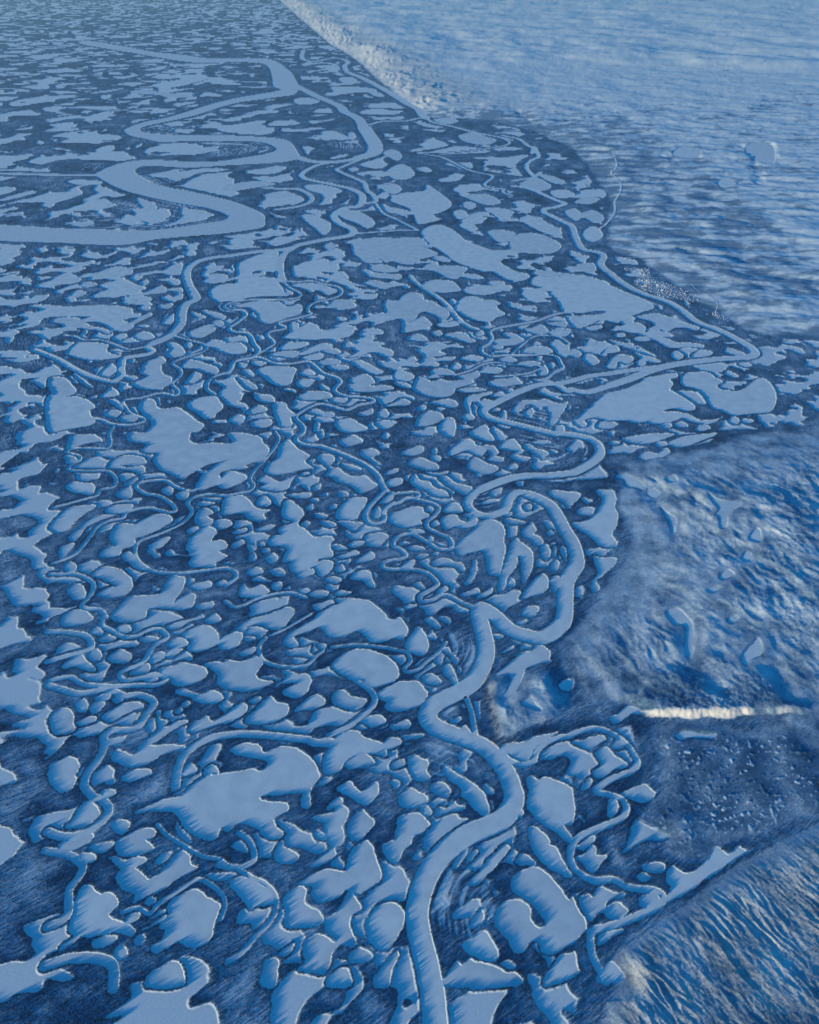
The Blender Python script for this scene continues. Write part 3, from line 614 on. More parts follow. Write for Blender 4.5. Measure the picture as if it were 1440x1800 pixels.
L -4719,23639 -4091,24212 -3807,23639 -4158,23270
L -4872,18949 -4781,19347 -4327,19213 -4172,18819 -4484,18691
L -15312,47920 -14432,49922 -13281,52081 -12644,50623 -13126,48571 -14032,46665
L -15670,44891 -15496,46060 -13548,44891 -11947,43774 -12242,43235 -14269,44326
L -12463,30347 -12133,31226 -11712,30347 -12017,29784
L -9084,30347 -8402,30635 -7708,30928 -7770,30063 -8379,29510
L -11689,25430 -11338,25643 -10505,25430 -10466,25013 -11209,25013
L -9926,22910 -9655,23270 -9323,22733 -9389,22216
L -9652,20626 -9309,20929 -9063,20626 -9361,20331
L -7353,35229 -6846,35603 -6438,34862 -6877,34147
L -12813,39314 -12311,39769 -11907,38868 -12403,38432
W -12177,19347 -9270,18949 -8546,18819 -7495,18819 -6978,19213 -6192,19483 -5169,19759 -4565,20042 -4170,20331 -4201,20929 -4374,21557 -4995,22386 -5720,23088 -6491,23639 -7293,24212 -8020,24607 -8722,25220 -9356,26078 -9785,26754 -9832,27461 -9443,27704 -8511,27461 -7650,27461 -6839,27704 -5725,27950 -4888,28200 -4452,28454 -4160,28974 -4383,29784 -4655,30928 -4969,31836 -5209,32150 -5519,32468 -6236,32792 -7641,33122 -8653,33122 -9666,33122 -10773,33458 -11556,33799 -11976,34501 -11913,35229 -11484,35984 -10965,36769 -10300,38004 -9773,39769 -8952,41685 -7880,42707 -6847,43774 -6400,44326 -6430,46665 -7031,49922 -7818,53618 -8581,56085 -9053,57849 -10163,60695 -11503,61702 -13396,61702 -15171,61702 -17484,63812 -20578,66061 -23631,69724 -28940,75240 -28594,72383 -21487,64918 -17991,61195 -15068,58770 -12900,59241 -10769,58770 -9665,56085 -8712,51342 -7990,47285 -7350,46060 -8195,44607 -9250,43235 -10138,41437 -10851,39314 -11500,37377 -12268,36178 -12580,34862 -12561,34147 -11961,33122 -11158,32468 -10317,31836 -9051,31992 -7413,31992 -6208,31836 -5482,30928 -5309,30205 -5692,29510 -6480,28842 -7265,28326 -8444,28326 -9698,28582 -10508,28326 -10889,27704 -11077,26754 -11029,26300 -10397,25430 -9526,24408 -8697,23733 -7880,23179 -6997,22646 -6166,22216 -5628,21719 -5357,21318 -5461,20929 -6030,20626 -6815,20185 -7639,19970 -8570,20113 -9752,20185 -12821,20626
R170 190,1520 171,1773 155,1842 130,1968 96,2090 70,2216 61,2321 91,2465 153,2615 236,2732 363,2853 523,2957 684,3020 828,3095 927,3217 959,3307 947,3395 918,3526 843,3674 741,3801 586,3892 415,3958 276,4026
R182 415,3958 276,4026 195,4108 185,4192 236,4291 373,4378 551,4482 657,4573 742,4697 822,4890 849,5056 838,5246 814,5443 810,5572 844,5648 910,5610 999,5516 1093,5370 1192,5281 1320,5228 1502,5193 1686,5334 1799,5516 1922,6076 2091,6364 2131,6488
R175 2091,6364 2131,6488 2137,6798 2079,7069 1987,7547 1850,7735 1697,7846
R120 1850,7735 1697,7846 1603,7901 1497,7873 1397,7735 1324,7520 1215,7416 1047,7364 890,7442 811,7600 846,7763 996,7958 1214,8101
R142 996,7958 1214,8101 1489,8247 1759,8307 2022,8307 2365,8367 2451,8397 2713,8606 2872,8786 2953,8970 2938,9198 2800,9354 2556,9434 2393,9478
R142 2556,9434 2393,9478 2295,9464 1938,9643 1572,9827 1347,9939 1242,10092 1275,10248 1520,10488 1794,10736 2071,10948
R128 1794,10736 2071,10948 2300,11079 2519,11123 2639,11079 2771,10862 2869,10911 3041,10814 3240,10862 3568,11058 3991,11310
R175 3568,11058 3991,11310 4441,11623 4877,11838 5434,12003 5983,12115 6439,12171 6660,12343 6669,12638 6539,13005 6349,13387 6072,13719 5957,14063 5895,14420 5771,14790 5560,15097 5321,15334 5087,15741
R190 5321,15334 5087,15741 4926,16252 4835,16697 4765,16973 4748,17353 4900,17746 4932,18051 4767,18258 4509,18475 4514,19483 4589,20419 4377,20914
R182 4589,20419 4377,20914 4156,21429 4004,21784 4112,22149 4459,22335 4791,22715 4586,23106 4214,23923 3848,24567 3413,24788
R154 4618,26685 4269,25946 3878,25707 3492,25472
R154 4303,26189 4221,26940 4262,27728 4566,28557 4911,29133 4949,30347 4732,31316 4575,32340 4325,32694 3969,33122
R168 4262,32150 3801,32792 2803,33799 1838,35229 1147,35984 732,37172 594,38004
R100 3281,23639 3017,24019 3058,24408 2660,24607 2484,25013 2827,25859 2813,26300 2292,26754 1884,27461 1250,28974 660,29510 295,29784 1280,29784 2222,30063 3204,30635 3899,31226 4095,31836 3801,32792
R420 732,37172 594,38004 381,39769 -98,41191 -1270,45468 -2880,50623 -4075,53618
R330 -2880,50623 -4075,53618 -4528,56954 -4434,58770 -4802,60695 -5822,61702 -6797,59718 -7832,60695 -8327,63812 -8614,67241
R200 -1812,35603 -1260,36373 -308,36373 433,37172
R480 -7142,48571 -5833,45468 -4890,43235 -3661,40707 -3202,38868 -2480,37172 -2061,34862 -1686,32792
R620 -2061,34862 -1686,32792 -1424,31226 -1428,29784 -1876,28974
R380 -1428,29784 -1876,28974 -2439,28454 -3125,28200 -3800,28454 -4220,28974
R200 -2890,28200 -3425,27704 -3803,26526 -3668,25859 -3186,25430 -2611,25013 -1934,24408 -1590,23828
R230 -1934,24408 -1590,23828 -1499,23088 -1607,22386 -1982,22216 -2229,21719 -2235,21239 -2001,20626 -1655,20185 -1583,19759 -1781,19483 -2317,19213 -2910,18819
R190 -2317,19213 -2910,18819 -3177,18313 -3241,18178 -3259,17467 -3138,16638 -3014,16170
R56 -3138,16638 -3014,16170 -2785,15721 -2530,15433 -2476,15222 -2619,15083 -3007,15015 -3536,15015 -3933,14880 -4075,14680 -3957,14484 -3635,14420 -3511,14166 -3617,13799
R76 -3635,14420 -3511,14166 -3617,13799 -3731,13503 -3599,13330 -3322,13273 -3186,13049 -3090,12776 -2951,12512 -2962,12306 -3026,12155 -3314,12006 -3323,11717 -3351,11529
R56 -3323,11717 -3351,11529 -3395,11529 -3582,11391 -3640,11167 -3580,10905 -3417,10736
R190 -2910,18819 -3277,18438 -4100,18178 -4658,17906 -4942,17817 -5302,17554 -5444,17045 -5360,16480 -5087,15721 -4797,15083
R200 -5087,15721 -4797,15083 -4950,14746 -4896,14229 -4794,13739 -4819,13273 -4935,12994 -5109,12776
R130 -4935,12994 -5109,12776 -5156,12617 -5018,12460 -5064,12306 -5307,12205 -5457,12105 -5376,11717 -5285,11437 -5340,11211
R110 -5285,11437 -5340,11211 -5628,11301 -5952,11483 -6321,11764 -6721,12105 -7346,12512
R170 -1861,28712 -2481,27461 -2614,26986 -1921,25859 -1561,25220 -1405,24212 -1175,23639 -1095,22910 -1431,22733
R89 -1088,22733 -812,21719 -424,21083 -54,20478 212,20042
R89 -1452,19759 -844,19899 -318,20042 212,20042
R170 -4879,24607 -4118,24408 -3702,24408 -3200,23639 -3118,22910 -3446,22386 -4073,22049
R60 -3014,16170 -2668,16094 -2341,16170 -1984,15943 -1694,15795 -1562,15504 -1621,15222 -1842,15015 -2092,14880 -2220,14614 -2190,14356 -2125,14229 -2356,14042 -2632,13859 -2764,13739 -2590,13561 -2623,13445 -2848,13330 -2894,13160 -2731,12884 -2706,12723 -2850,12460 -2976,12255
R62 -3013,12205 -2792,12105 -2536,11909 -2223,11909 -1967,12006 -1816,11860 -1606,11529 -1376,11391 -1254,11211 -1303,11035 -1331,10862 -1151,10694 -859,10652 -649,10570 -664,10447 -884,10367 -1075,10209 -1326,10327 -1536,10407 -1690,10327 -1863,10092 -1903,9939 -1781,9753 -1725,9607 -1742,9429 -1811,9373 -1793,9235 -1631,9132 -1404,9099 -1170,8966
R74 -1404,9099 -1170,8966 -900,8771 -672,8581 -485,8337 -407,8101 -351,7958
R48 -407,8101 -351,7958 -230,7873 -197,7873 41,7901 125,7846 74,7763 -27,7763 174,7708 339,7627 402,7520 332,7364 232,7237 245,7112 400,6990 522,6894 548,6776 513,6683 375,6683 254,6799 100,6941 -25,6990 -151,6941 -212,6846 -210,6729 -148,6706 -70,6615 -55,6547 -145,6480 -205,6480 -324,6436 -337,6349 -232,6306 -143,6306 36,6306 213,6242 326,6095 324,6013 206,5913 119,5833 147,5755 260,5775 348,5853 462,5853 571,5775 679,5697 789,5659
R56 -351,7958 -495,7708 -586,7520 -610,7338 -540,7211 -411,7211 -349,7287 -355,7494 -259,7627 -160,7654 -94,7735 -27,7763
R110 11,16480 123,16094 392,15576 699,15015 886,14484 1014,13981 1191,13620 1375,13445
R64 3661,13719 3506,13787 3428,14292 3050,14166 2652,13859 2232,13679 1819,13503 1632,13330 1655,13049 1559,12776 1401,12564 1407,12357 1554,12205 1832,12255 2242,12255 2569,12306 2803,12205 2844,11909 2833,11717 2627,11529 2461,11301 2261,11256 2490,11211 2639,11079
R32 790,11437 1106,11623 1344,11860 1621,11957 1923,11860 2235,11860 2443,11764 2190,11529 1874,11437 1523,11391
R36 1952,12306 2210,12723 2442,13049 2697,13160 3014,13049 3156,12776
R120 2616,11108 2875,11208 3280,11413 3671,11517 4206,11676 4685,11783
R44 -4726,13104 -4446,12939 -4123,12776 -3981,12564 -4071,12357 -4373,12105 -4478,11909 -4260,11670 -4200,11437 -4268,11123 -4093,10862 -4112,10694 -4404,10778 -4687,10611 -4949,10529 -4830,10287 -4688,10092 -4443,9939 -4410,9827 -4609,9716 -4893,9753 -5139,9902 -5271,9939
R40 -7020,13160 -6759,13104 -6531,12939 -6199,12939 -5843,12723 -5495,12512 -5249,12617 -5172,12669
R38 -4837,9643 -4827,9443 -4738,9235 -4725,9032 -4984,9032 -5243,9032 -5315,8933 -5095,8835 -5029,8707 -5108,8581 -5096,8458 -4819,8427 -4519,8427 -4373,8307 -4289,8159 -4310,8015 -4461,7958 -4463,7818 -4618,7735 -4811,7627 -4978,7547
R42 -3284,8581 -3097,8397 -3044,8397 -3042,8159 -3097,7958 -3233,7958 -3434,8072 -3569,8188 -3778,8188 -3951,8130 -3950,8015 -3771,7873 -3569,7818 -3356,7654 -3247,7494 -3299,7442 -3477,7494 -3624,7547 -3781,7520 -3921,7442 -3928,7313 -4089,7262 -4199,7161 -4232,6941 -4270,6706 -4333,6547 -4522,6414
R44 -4474,6221 -4326,6221 -4149,6221 -3972,6137 -3862,6034 -3840,5853 -3883,5697 -3792,5640 -3645,5621 -3537,5509 -3554,5516 -3537,5388 -3398,5299 -3234,5211 -3101,5211 -2993,5299 -2863,5316 -2762,5246 -2743,5176 -2830,5107 -2875,4989 -2893,4873 -2971,4793 -3079,4729 -3097,4666 -3014,4604 -2872,4635 -2734,4682 -2624,4650 -2590,4619 -2669,4543 -2844,4543 -3089,4528 -3369,4543 -3480,4573 -3579,4635 -3661,4650 -3819,4604
R60 -4120,5281 -3958,5281 -3817,5263 -3669,5228 -3565,5124 -3548,5039 -3654,4972 -3792,4922 -3947,4857
R62 -3819,4543 -3620,4482 -3479,4438 -3337,4452 -3179,4497 -3064,4452 -2951,4408 -2832,4423 -2696,4378 -2626,4306 -2665,4192 -2700,4067 -2773,3999 -2938,3999 -3009,3932 -2969,3814 -2984,3661 -3030,3538 -3024,3431 -2966,3360 -2876,3291 -2830,3285 -2731,3217 -2705,3139 -2749,3052 -2827,2978 -2936,2936 -3039,2936 -3181,2978
R53 -3134,2812 -2939,2782 -2833,2742 -2757,2673 -2764,2587 -2801,2502 -2776,2410 -2741,2321 -2775,2259 -2870,2216
R64 -2777,1944 -2615,1992 -2454,2000 -2319,1976 -2248,1928 -2205,1796
R68 -2167,3395 -2181,3490 -2190,3612 -2165,3737 -2056,3853 -1931,3918 -1797,3945 -1659,3958 -1446,3945 -1208,3918 -995,3892
R48 -574,4604 -443,4512 -364,4393 -384,4277 -498,4150 -633,4026 -791,3945
R40 -2591,7818 -2867,7846 -3056,7790 -3123,7654 -3011,7468 -3057,7262 -3178,7112 -3360,6965 -3544,6846 -3556,6683 -3463,6480 -3261,6306 -3065,6242 -2799,6242 -2558,6285 -2345,6328 -2251,6306 -2164,6242 -2158,6137 -2250,6013
R34 -2173,9514 -2085,9303 -2132,8999 -2226,8675 -2327,8427 -2342,8218 -2264,8072 -2307,7930 -2466,7873 -2658,7818
R40 583,4393 622,4248 643,4039 656,3892
R46 901,3788 936,3686 1064,3624 1182,3661 1219,3762 1324,3853 1474,3918 1570,3932 1658,3975 1853,4021 2000,3960 2107,3855 2157,3739 2170,3639 2085,3555 1946,3501 1805,3433 1714,3353 1807,3327 1876,3307 1941,3269 1955,3180 1874,3092 1691,3019 1511,2947 1416,2877 1374,2774 1380,2684 1445,2607 1548,2564 1685,2575 1784,2521 1889,2500 2019,2490 2074,2448 2048,2396 1909,2325 1743,2266 1582,2217 1448,2188 1415,2130 1406,2036 1422,1963 1477,1839
R24 -1577,5228 -1453,5299 -1307,5424 -1157,5553
R29 -865,5056 -577,5090 -311,5056 -100,5005 -21,4972 5,4857 -59,4761 -20,4713 82,4745 186,4857 319,4989 403,5124
R27 -1433,2654 -1323,2596 -1195,2540 -1103,2456 -1079,2356 -1110,2251 -1206,2148 -1295,2032 -1392,1968
R36 -1493,2967 -1398,2904 -1341,2812 -1327,2732 -1398,2683 -1496,2673 -1621,2693
R22 -2231,3041 -2134,2957 -1988,2874 -1848,2802 -1757,2762 -1631,2742 -1540,2693
R22 -2312,2321 -2199,2356 -2091,2312 -2035,2383 -1939,2456 -1841,2530 -1754,2577 -1623,2521 -1529,2447 -1494,2374 -1510,2268
S70 7904,29729 7512,27461 7090,26435 7113,25241 6801,23923 6399,22910 6139,21784 5613,20582 5394,20258
R260 -14677,26526 -12357,26300 -11029,26300
R32 -1625,5193 -1674,5090 -1652,4956 -1571,4857 -1406,4793 -1199,4777 -1102,4825 -1035,4922 -965,5005
R36 -2196,5755 -2036,5659 -1836,5794 -1621,5873 -1424,5893 -1243,5814
B 413,2484 435,2874
B 2146,10015 2740,10015
B 2036,8999 2589,8999
B 2739,9045 2403,9045
B -2642,31226 -1744,31226
B -8798,25859 -7707,25859
B -7612,21397 -5373,21397
B -10717,34501 -9318,34501
B -11526,27704 -10947,27704
B -7072,30928 -5546,30928
B 304,4136 543,4136
B 404,3737 690,3737
B 583,5022 564,4697
B 1079,7735 1347,7735
V 5301,17070 5886,16995 5743,16277 5907,16139 6129,15869 6374,15540 6515,15222 6509,14913 6253,14853 6073,15035 5852,15097 5679,15159 5507,15412 5332,15670 5243,16003 5414,16277 5427,16630 5248,16848
V 6499,14324 6657,14381 6746,13987 6687,13823 6546,13932 6464,14154
K22 5711,16347 5914,16347 6143,16347 6330,16208 6461,16139 6594,16003 6587,15670 6674,15412 6755,15222 6791,14974 6799,14792 6674,14497 6548,14267
K22 5511,16559 5692,16277 5849,15936 6031,15540 6206,15159 6387,14974 6564,14792 6758,14673
K18 5334,15869 5596,15736 5817,15476 6004,15285 6226,15222
K18 6248,15936 6364,16071 6461,16139
K26 5315,17685 5605,17764 5931,17764 6251,17844
K18 5448,16921 5652,16702 5679,16417 5655,16139 5511,15605
K18 5868,16003 5732,15605 5618,15285
K18 6089,15736 5945,15412 5823,15159
G170 5259,34182 5620,34573 6365,35378 7140,36217 8027,36649 9127,38004 9929,38957
G120 5218,38957 5488,37091 5578,35378
G140 5673,29729 5758,28276 5996,27461 6272,26940
G130 7753,21784 8477,21606 9130,21255 9825,20419
G150 13217,31316 13413,30347 12775,28000 11729,25013
G110 9628,29133 9857,28557 9949,28000
G130 7103,18363 7214,18051 7458,17948 7836,17847 8409,17548
G80 2978,8431 3146,8295 3302,8128 3398,7901
G70 3394,7744 3457,7561 3555,7383 3595,7210 3511,6986
G60 3594,8194 3676,7933 3793,7807
G60 4002,7744 4066,7591 4128,7442
HA 2973,8631 2985,8124 2853,7216 2680,6642 2546,6221 2361,6022 2078,5644 1814,5292 1674,5042 1572,4805 1613,4506 1810,4294 2086,4226 2349,4124 3394,4158 3389,3712 5319,3651 9218,9864 5693,9514 4990,9345 4255,9019 3681,8861 3170,8556
HB 795,4729 804,3834 998,3834 1417,4026 1681,4226 1613,4506 1542,4805 1285,4729
HC 2099,2381 2887,2816 5473,3897 4371,960 1037,960 1447,1824 1453,2052
HD 2341,4091 3540,4091 5319,3651 5245,3533 3063,2890 2915,2890 2520,2744 2250,2650 2002,2990 2217,3419
HE -54002,307501 -19140,131032 -6801,71030 -5483,66528 -3676,58957 -2114,50200 -620,43557 815,37584 1601,36849 3469,36849 5241,34147 6368,30693 6342,26122 6145,22593 5519,20301 5193,18819 5274,18054 5772,17711 5959,16324 6326,14933 6648,13715 7087,13027 14524,12895 256007,307501
HF 2347,4158 2466,4131 2642,4144 2870,4138 3394,4158 4520,4226 5096,5377 3950,5124 3022,4805 2490,4435
"""

# ---------------------------------------------------------------- noise on numpy arrays (world metres)
def _hash(ix, iy, seed):
    h = (ix.astype(np.int64) * 374761393 + iy.astype(np.int64) * 668265263 + seed * 974634777) & 0xFFFFFFFF
    h = ((h ^ (h >> 13)) * 1274126177) & 0xFFFFFFFF
    h = h ^ (h >> 16)
    return (h & 0xFFFFFF).astype(np.float32) / 16777216.0

def vnoise(x, y, wl, seed=0):
    """gradient noise, roughly -1..1, wavelength wl metres"""
    x = x / wl; y = y / wl
    fx = np.floor(x); fy = np.floor(y)
    u = (x - fx).astype(np.float32); v = (y - fy).astype(np.float32)
    ix = fx.astype(np.int64); iy = fy.astype(np.int64)
    su = u * u * u * (u * (u * 6 - 15) + 10); sv = v * v * v * (v * (v * 6 - 15) + 10)
    def g(dx, dy):
        a = _hash(ix + dx, iy + dy, seed) * 6.2831853
        return np.cos(a) * (u - dx) + np.sin(a) * (v - dy)
    a = g(0, 0); b = g(1, 0); c = g(0, 1); d = g(1, 1)
    return 1.5 * ((a + (b - a) * su) * (1 - sv) + (c + (d - c) * su) * sv)

def fbm(x, y, wl, octv=3, seed=0, gain=0.5):
    s = 0; a = 1.0; t = 0
    for k in range(octv):
        s = s + a * vnoise(x, y, wl / 2 ** k, seed + 17 * k); t += a; a *= gain
    return s / t

def sstep(a, b, x):
    t = np.clip((x - a) / (b - a), 0, 1)
    return t * t * (3 - 2 * t)

# ---------------------------------------------------------------- geography
def cr(P, closed, n=4):
    """Catmull-Rom through the surveyed points"""
    P = np.asarray(P, float); N = len(P)
    if closed: Q = np.vstack([P[-1:], P, P[:2]]); m = N
    else: Q = np.vstack([2 * P[:1] - P[1:2], P, 2 * P[-1:] - P[-2:-1]]); m = N - 1
    out = []
    for i in range(m):
        p0, p1, p2, p3 = Q[i:i + 4]
        for k in range(n):
            t = k / n
            out.append(0.5 * (2 * p1 + (p2 - p0) * t + (2 * p0 - 5 * p1 + 4 * p2 - p3) * t * t + (3 * p1 - p0 - 3 * p2 + p3) * t ** 3))
    if not closed: out.append(P[-1])
    return np.array(out)

lakes, islands, rivers, streams, hills, BARS, roads, town, gullies = [], [], [], [], {}, [], [], [], []
for ln in DATA.strip().split('\n'):
    t = ln.split()
    P = [tuple(map(float, k.split(','))) for k in t[1:]]
    if t[0] == 'L': lakes.append(('frozen_lake', cr(P, True)))
    elif t[0] == 'W': lakes.append(('frozen_river', cr(P, True, 3)))
    elif t[0] == 'I': islands.append(cr(P, True))
    elif t[0] == 'B': BARS.append((P[0][0], P[0][1], math.hypot(P[1][0] - P[0][0], P[1][1] - P[0][1])))
    elif t[0] == 'V': town.append(np.array(P))
    elif t[0][0] == 'K': roads.append((float(t[0][1:]), cr(P, False, 5)))
    elif t[0][0] == 'G': gullies.append((float(t[0][1:]), cr(P, False, 4)))
    elif t[0][0] == 'S': streams.append((float(t[0][1:]), cr(P, False, 6)))
    elif t[0][0] == 'R': rivers.append((float(t[0][1:]), cr(P, False, 5)))
    else: hills[t[0]] = np.array(P)

# ---------------------------------------------------------------- terrain sheet, finer near the viewer
cP, sP = math.cos(PITCH), math.sin(PITCH)
py = np.arange(2040.0, -45.0, -STEP)
px = np.arange(-330.0, 1770.1, STEP)
def ray(py_):
    dy = (900 - py_) / 1217.0
    return H / (sP - dy * cP), dy
tt, dyv = ray(py)
YR = (cP + dyv * sP) * tt                      # world y of each row
XS = tt / 1217.0                               # metres per column step of 1
NR, NC = len(py), len(px)
X = ((px - 720.0)[None, :] * XS[:, None])
Y = np.repeat(YR[:, None], NC, 1)
CELL = (XS * STEP)[:, None]                    # metres between neighbouring vertices
def rowcol(P):
    P = np.asarray(P, float)
    k = P[:, 1] / H
    dy = (k * sP - cP) / (sP + k * cP)
    t = H / (sP - dy * cP)
    return (2040.0 - (900 - dy * 1217.0)) / STEP, (P[:, 0] / t * 1217.0 + 720 + 330.0) / STEP

def window(P, m):
    mn = P.min(0) - m; mx = P.max(0) + m
    r, c = rowcol([(mn[0], mn[1]), (mx[0], mn[1]), (mn[0], mx[1]), (mx[0], mx[1]), (0, mn[1]), (0, mx[1])])
    c = c[:4]
    r0, r1 = max(0, int(r.min()) - 1), min(NR, int(r.max()) + 3)
    c0, c1 = max(0, int(c.min()) - 1), min(NC, int(c.max()) + 3)
    return slice(r0, max(r0, r1)), slice(c0, max(c0, c1))

def seg_dist(x, y, A, B, inside=False):
    """distance of points to segments A->B, and even-odd inside test"""
    n = len(x); D = np.full(n, 1e12, np.float32); I = np.zeros(n, bool)
    for (ax, ay), (bx, by) in zip(A, B):
        ex, ey = bx - ax, by - ay
        L = ex * ex + ey * ey
        if L < 1e-6: continue
        rx, ry = x - ax, y - ay
        t = np.clip((rx * ex + ry * ey) / L, 0, 1)
        np.minimum(D, (rx - t * ex) ** 2 + (ry - t * ey) ** 2, out=D)
        if inside and ey != 0:
            c = (ay > y) != (by > y)
            I ^= c & (x < ex * (y - ay) / ey + ax)
    return np.sqrt(D), I

def poly_sd(P, margin, buf):
    w = window(P, margin)
    x = X[w].ravel().astype(np.float32); y = Y[w].ravel().astype(np.float32)
    if not x.size: return
    D, I = seg_dist(x, y, P, np.roll(P, -1, 0), True)
    sd = np.where(I, -D, D).reshape(X[w].shape)
    buf[w] = np.minimum(buf[w], sd)

SD = np.full((NR, NC), 1e4, np.float32)        # to any lake or channel
RD = np.full((NR, NC), 1e4, np.float32)        # to channels only
BR = np.full((NR, NC), 1e4, np.float32)        # to the broad channels
for nm, P in lakes:
    m = 80 + 0.004 * P[:, 1].mean()
    if nm == 'frozen_river':
        poly_sd(P, 1500, RD); poly_sd(P, 2500, BR)
    else: poly_sd(P, m, SD)
for P in islands:
    b = np.full((NR, NC), 1e4, np.float32); poly_sd(P, 60, b)
    SD[:] = np.where(b < 500, np.maximum(SD, -b), SD)
for wd, P in rivers:
    w = window(P, wd / 2 + (600 if wd > 140 else 80 + 0.004 * P[:, 1].mean()))
    x = X[w].ravel().astype(np.float32); y = Y[w].ravel().astype(np.float32)
    if not x.size: continue
    D, _ = seg_dist(x, y, P[:-1], P[1:])
    D = D.reshape(X[w].shape) - wd / 2
    RD[w] = np.minimum(RD[w], D)
    if wd > 140: BR[w] = np.minimum(BR[w], D)

def hill_sd(name):
    b = np.full((NR, NC), -1e4, np.float32)
    P = hills[name]; w = window(P, 10)
    x = X[w].ravel().astype(np.float32); y = Y[w].ravel().astype(np.float32)
    D, I = seg_dist(x, y, P, np.roll(P, -1, 0), True)
    b[w] = np.where(I, D, -D).reshape(X[w].shape)   # positive inside
    return b

n_a = fbm(X, Y, 60, 3, 5)
n_b = vnoise(X, Y, 220, 9)
SDn = SD + 3 + (8 + 0.0007 * Y) * n_a + 6 * n_b + 3 * vnoise(X, Y, 22, 6) + 9 * vnoise(X, Y, 115, 8)
RDn = RD + 1.0 + 4 * n_a
D0 = np.minimum(SDn, RDn)

# uplands (positive distances lie inside)
wob = 130 * vnoise(X, Y, 800, 201) + 50 * vnoise(X, Y, 260, 202)
sHA, sHB, sHC, sHD, sHE, sHF = [hill_sd(k) for k in ('HA', 'HB', 'HC', 'HD', 'HE', 'HF')]
sHA = sHA + wob; sHD = sHD + wob; sHB = sHB + 0.4 * wob; sHE = sHE + 0.8 * wob; sHC = sHC + 0.25 * wob; sHF = sHF + 0.4 * wob
inU = np.maximum.reduce([sHA, sHB, sHC, sHD, sHE])

# thaw ponds too many to survey, only in the delta
wx = X * 0.8 + 300 * vnoise(X, Y, 2100, 40) + 90 * vnoise(X, Y, 500, 43); wy = Y + 260 * vnoise(X, Y, 1500, 41) + 80 * vnoise(X, Y, 420, 44)
pn_a = fbm(wx, wy, 430, 3, 23, 0.45)
pn_b = fbm(wx, wy, 1350, 4, 29, 0.45)
fary = sstep(11000, 24000, Y)
pn_c = np.abs(fbm(wx, wy * 0.75, 2100, 2, 31, 0.4)) * 1.5 - 0.19
pn_d = np.abs(fbm(wx * 0.9, wy * 0.8, 4200, 3, 33, 0.45)) * 1.6 - 0.13
pn_f = np.minimum(np.minimum(pn_c, pn_d), 0.25 * pn_a + 0.9 * fbm(wx, wy * 0.7, 1700, 2, 35, 0.4) + 0.15)
pn = pn_a * (1 - fary) + pn_f * fary
rr, cc = py[:, None], px[None, :]
seen = sstep(60, 130, X / XS[:, None] + 720) * (1 - sstep(1300, 1400, X / XS[:, None] + 720)) * (1 - sstep(1690, 1730, rr + 0 * X)) * sstep(380, 520, rr + 0 * X)
thr = 0.03 + 0.14 * seen * (1 - fary) - 0.02 * fary
edge = 14 + 0.0014 * Y
pond = (thr - pn) * (330 + 350 * fary)
pond = np.maximum(pond, (edge * 2.0 - (D0 * (1 - fary) + RDn * fary)))     # keep ponds off the surveyed shores
pond = np.maximum(pond, (inU + 150) * 0.4)
pond = np.maximum(pond, (190 + 0.004 * Y - BR + 60 * n_b) * fary)
D1 = np.minimum(D0, pond)

# canopy and banks
dens = np.clip(0.62 + 0.9 * fbm(X, Y, 700, 3, 61), 0.12, 1)
fine = _hash(np.arange(NR)[:, None] + 0 * X.astype(np.int64), np.arange(NC)[None, :] + 0 * X.astype(np.int64), 3)
fine = 0.55 * fine + 0.45 * (0.5 + 0.6 * vnoise(X, Y, 26, 71))
bank = np.clip(D1 * 0.6, -5, 3.6)
nearw = 1 - sstep(4500, 11000, Y)               # where single trees are planted below
can = (3.0 + 13.0 * fine) * (0.4 + 0.6 * dens) * sstep(4, 4 + np.maximum(13, 0.8 * CELL), D1)
flat = sstep(0, 160, inU)
Z = bank + can * (1 - 0.8 * flat) * (1 - 0.8 * nearw)

def ridge(x, y, wl, seed): return 1 - np.abs(vnoise(x, y, wl, seed)) * 2
g1 = fbm(X, Y, 1300, 4, 101)
# right-hand upland with gullied flanks
gul = sstep(-0.1, 0.5, vnoise(X - 900, Y, 2600, 211))
wa = 90 * vnoise(X, Y, 420, 225) + 30 * vnoise(X, Y, 130, 226)
hA = sstep(-100, 1900, sHA) * (66 + 56 * g1 + 9 * ridge(X + 0.3 * Y + wa, Y * 0.7, 210, 108) + (3 + 20 * gul) * ridge(X * 1.25 + 0.35 * Y + wa, Y * 0.4, 330, 103) + (2 + 9 * gul) * ridge(X * 1.25 + 0.35 * Y + wa, Y * 0.5, 120, 106) + 14 * fbm(X + 0.4 * Y, Y * 1.3 - 0.3 * X, 330, 5, 104, 0.58) + (3 + 7 * sstep(-0.3, 0.4, vnoise(X, Y, 700, 227))) * fbm(X * 0.9 + 0.3 * Y, Y * 0.8 - 0.3 * X, 80, 3, 107, 0.65))
hB = sstep(-10, 190, sHB) * (34 + 26 * g1 + 12 * vnoise(X, Y, 200, 105) + 5 * fbm(X, Y, 60, 2, 106))
ux = X * 0.82 + Y * 0.57; uy = -X * 0.57 + Y * 0.82
wc = 30 * vnoise(X, Y, 330, 221) + 12 * vnoise(X, Y, 110, 222)
hC = sstep(-10, 320, sHC) * (44 + 24 * vnoise(X, Y, 900, 107) + 4 * ridge(ux + wc, uy * 0.22, 170, 108) + 7 * ridge(ux + wc, uy * 0.3, 62, 109) * sstep(-0.3, 0.4, vnoise(X, Y, 420, 224)) + 6 * fbm(ux, uy * 0.5, 40, 3, 110, 0.65))
hD = sstep(0, 320, sHD) * (8 + 10 * vnoise(X, Y, 420, 111) + 20 * np.maximum(0, vnoise(X, Y, 62, 112) - 0.40) + 16 * np.maximum(0, vnoise(X, Y, 34, 113) - 0.42))
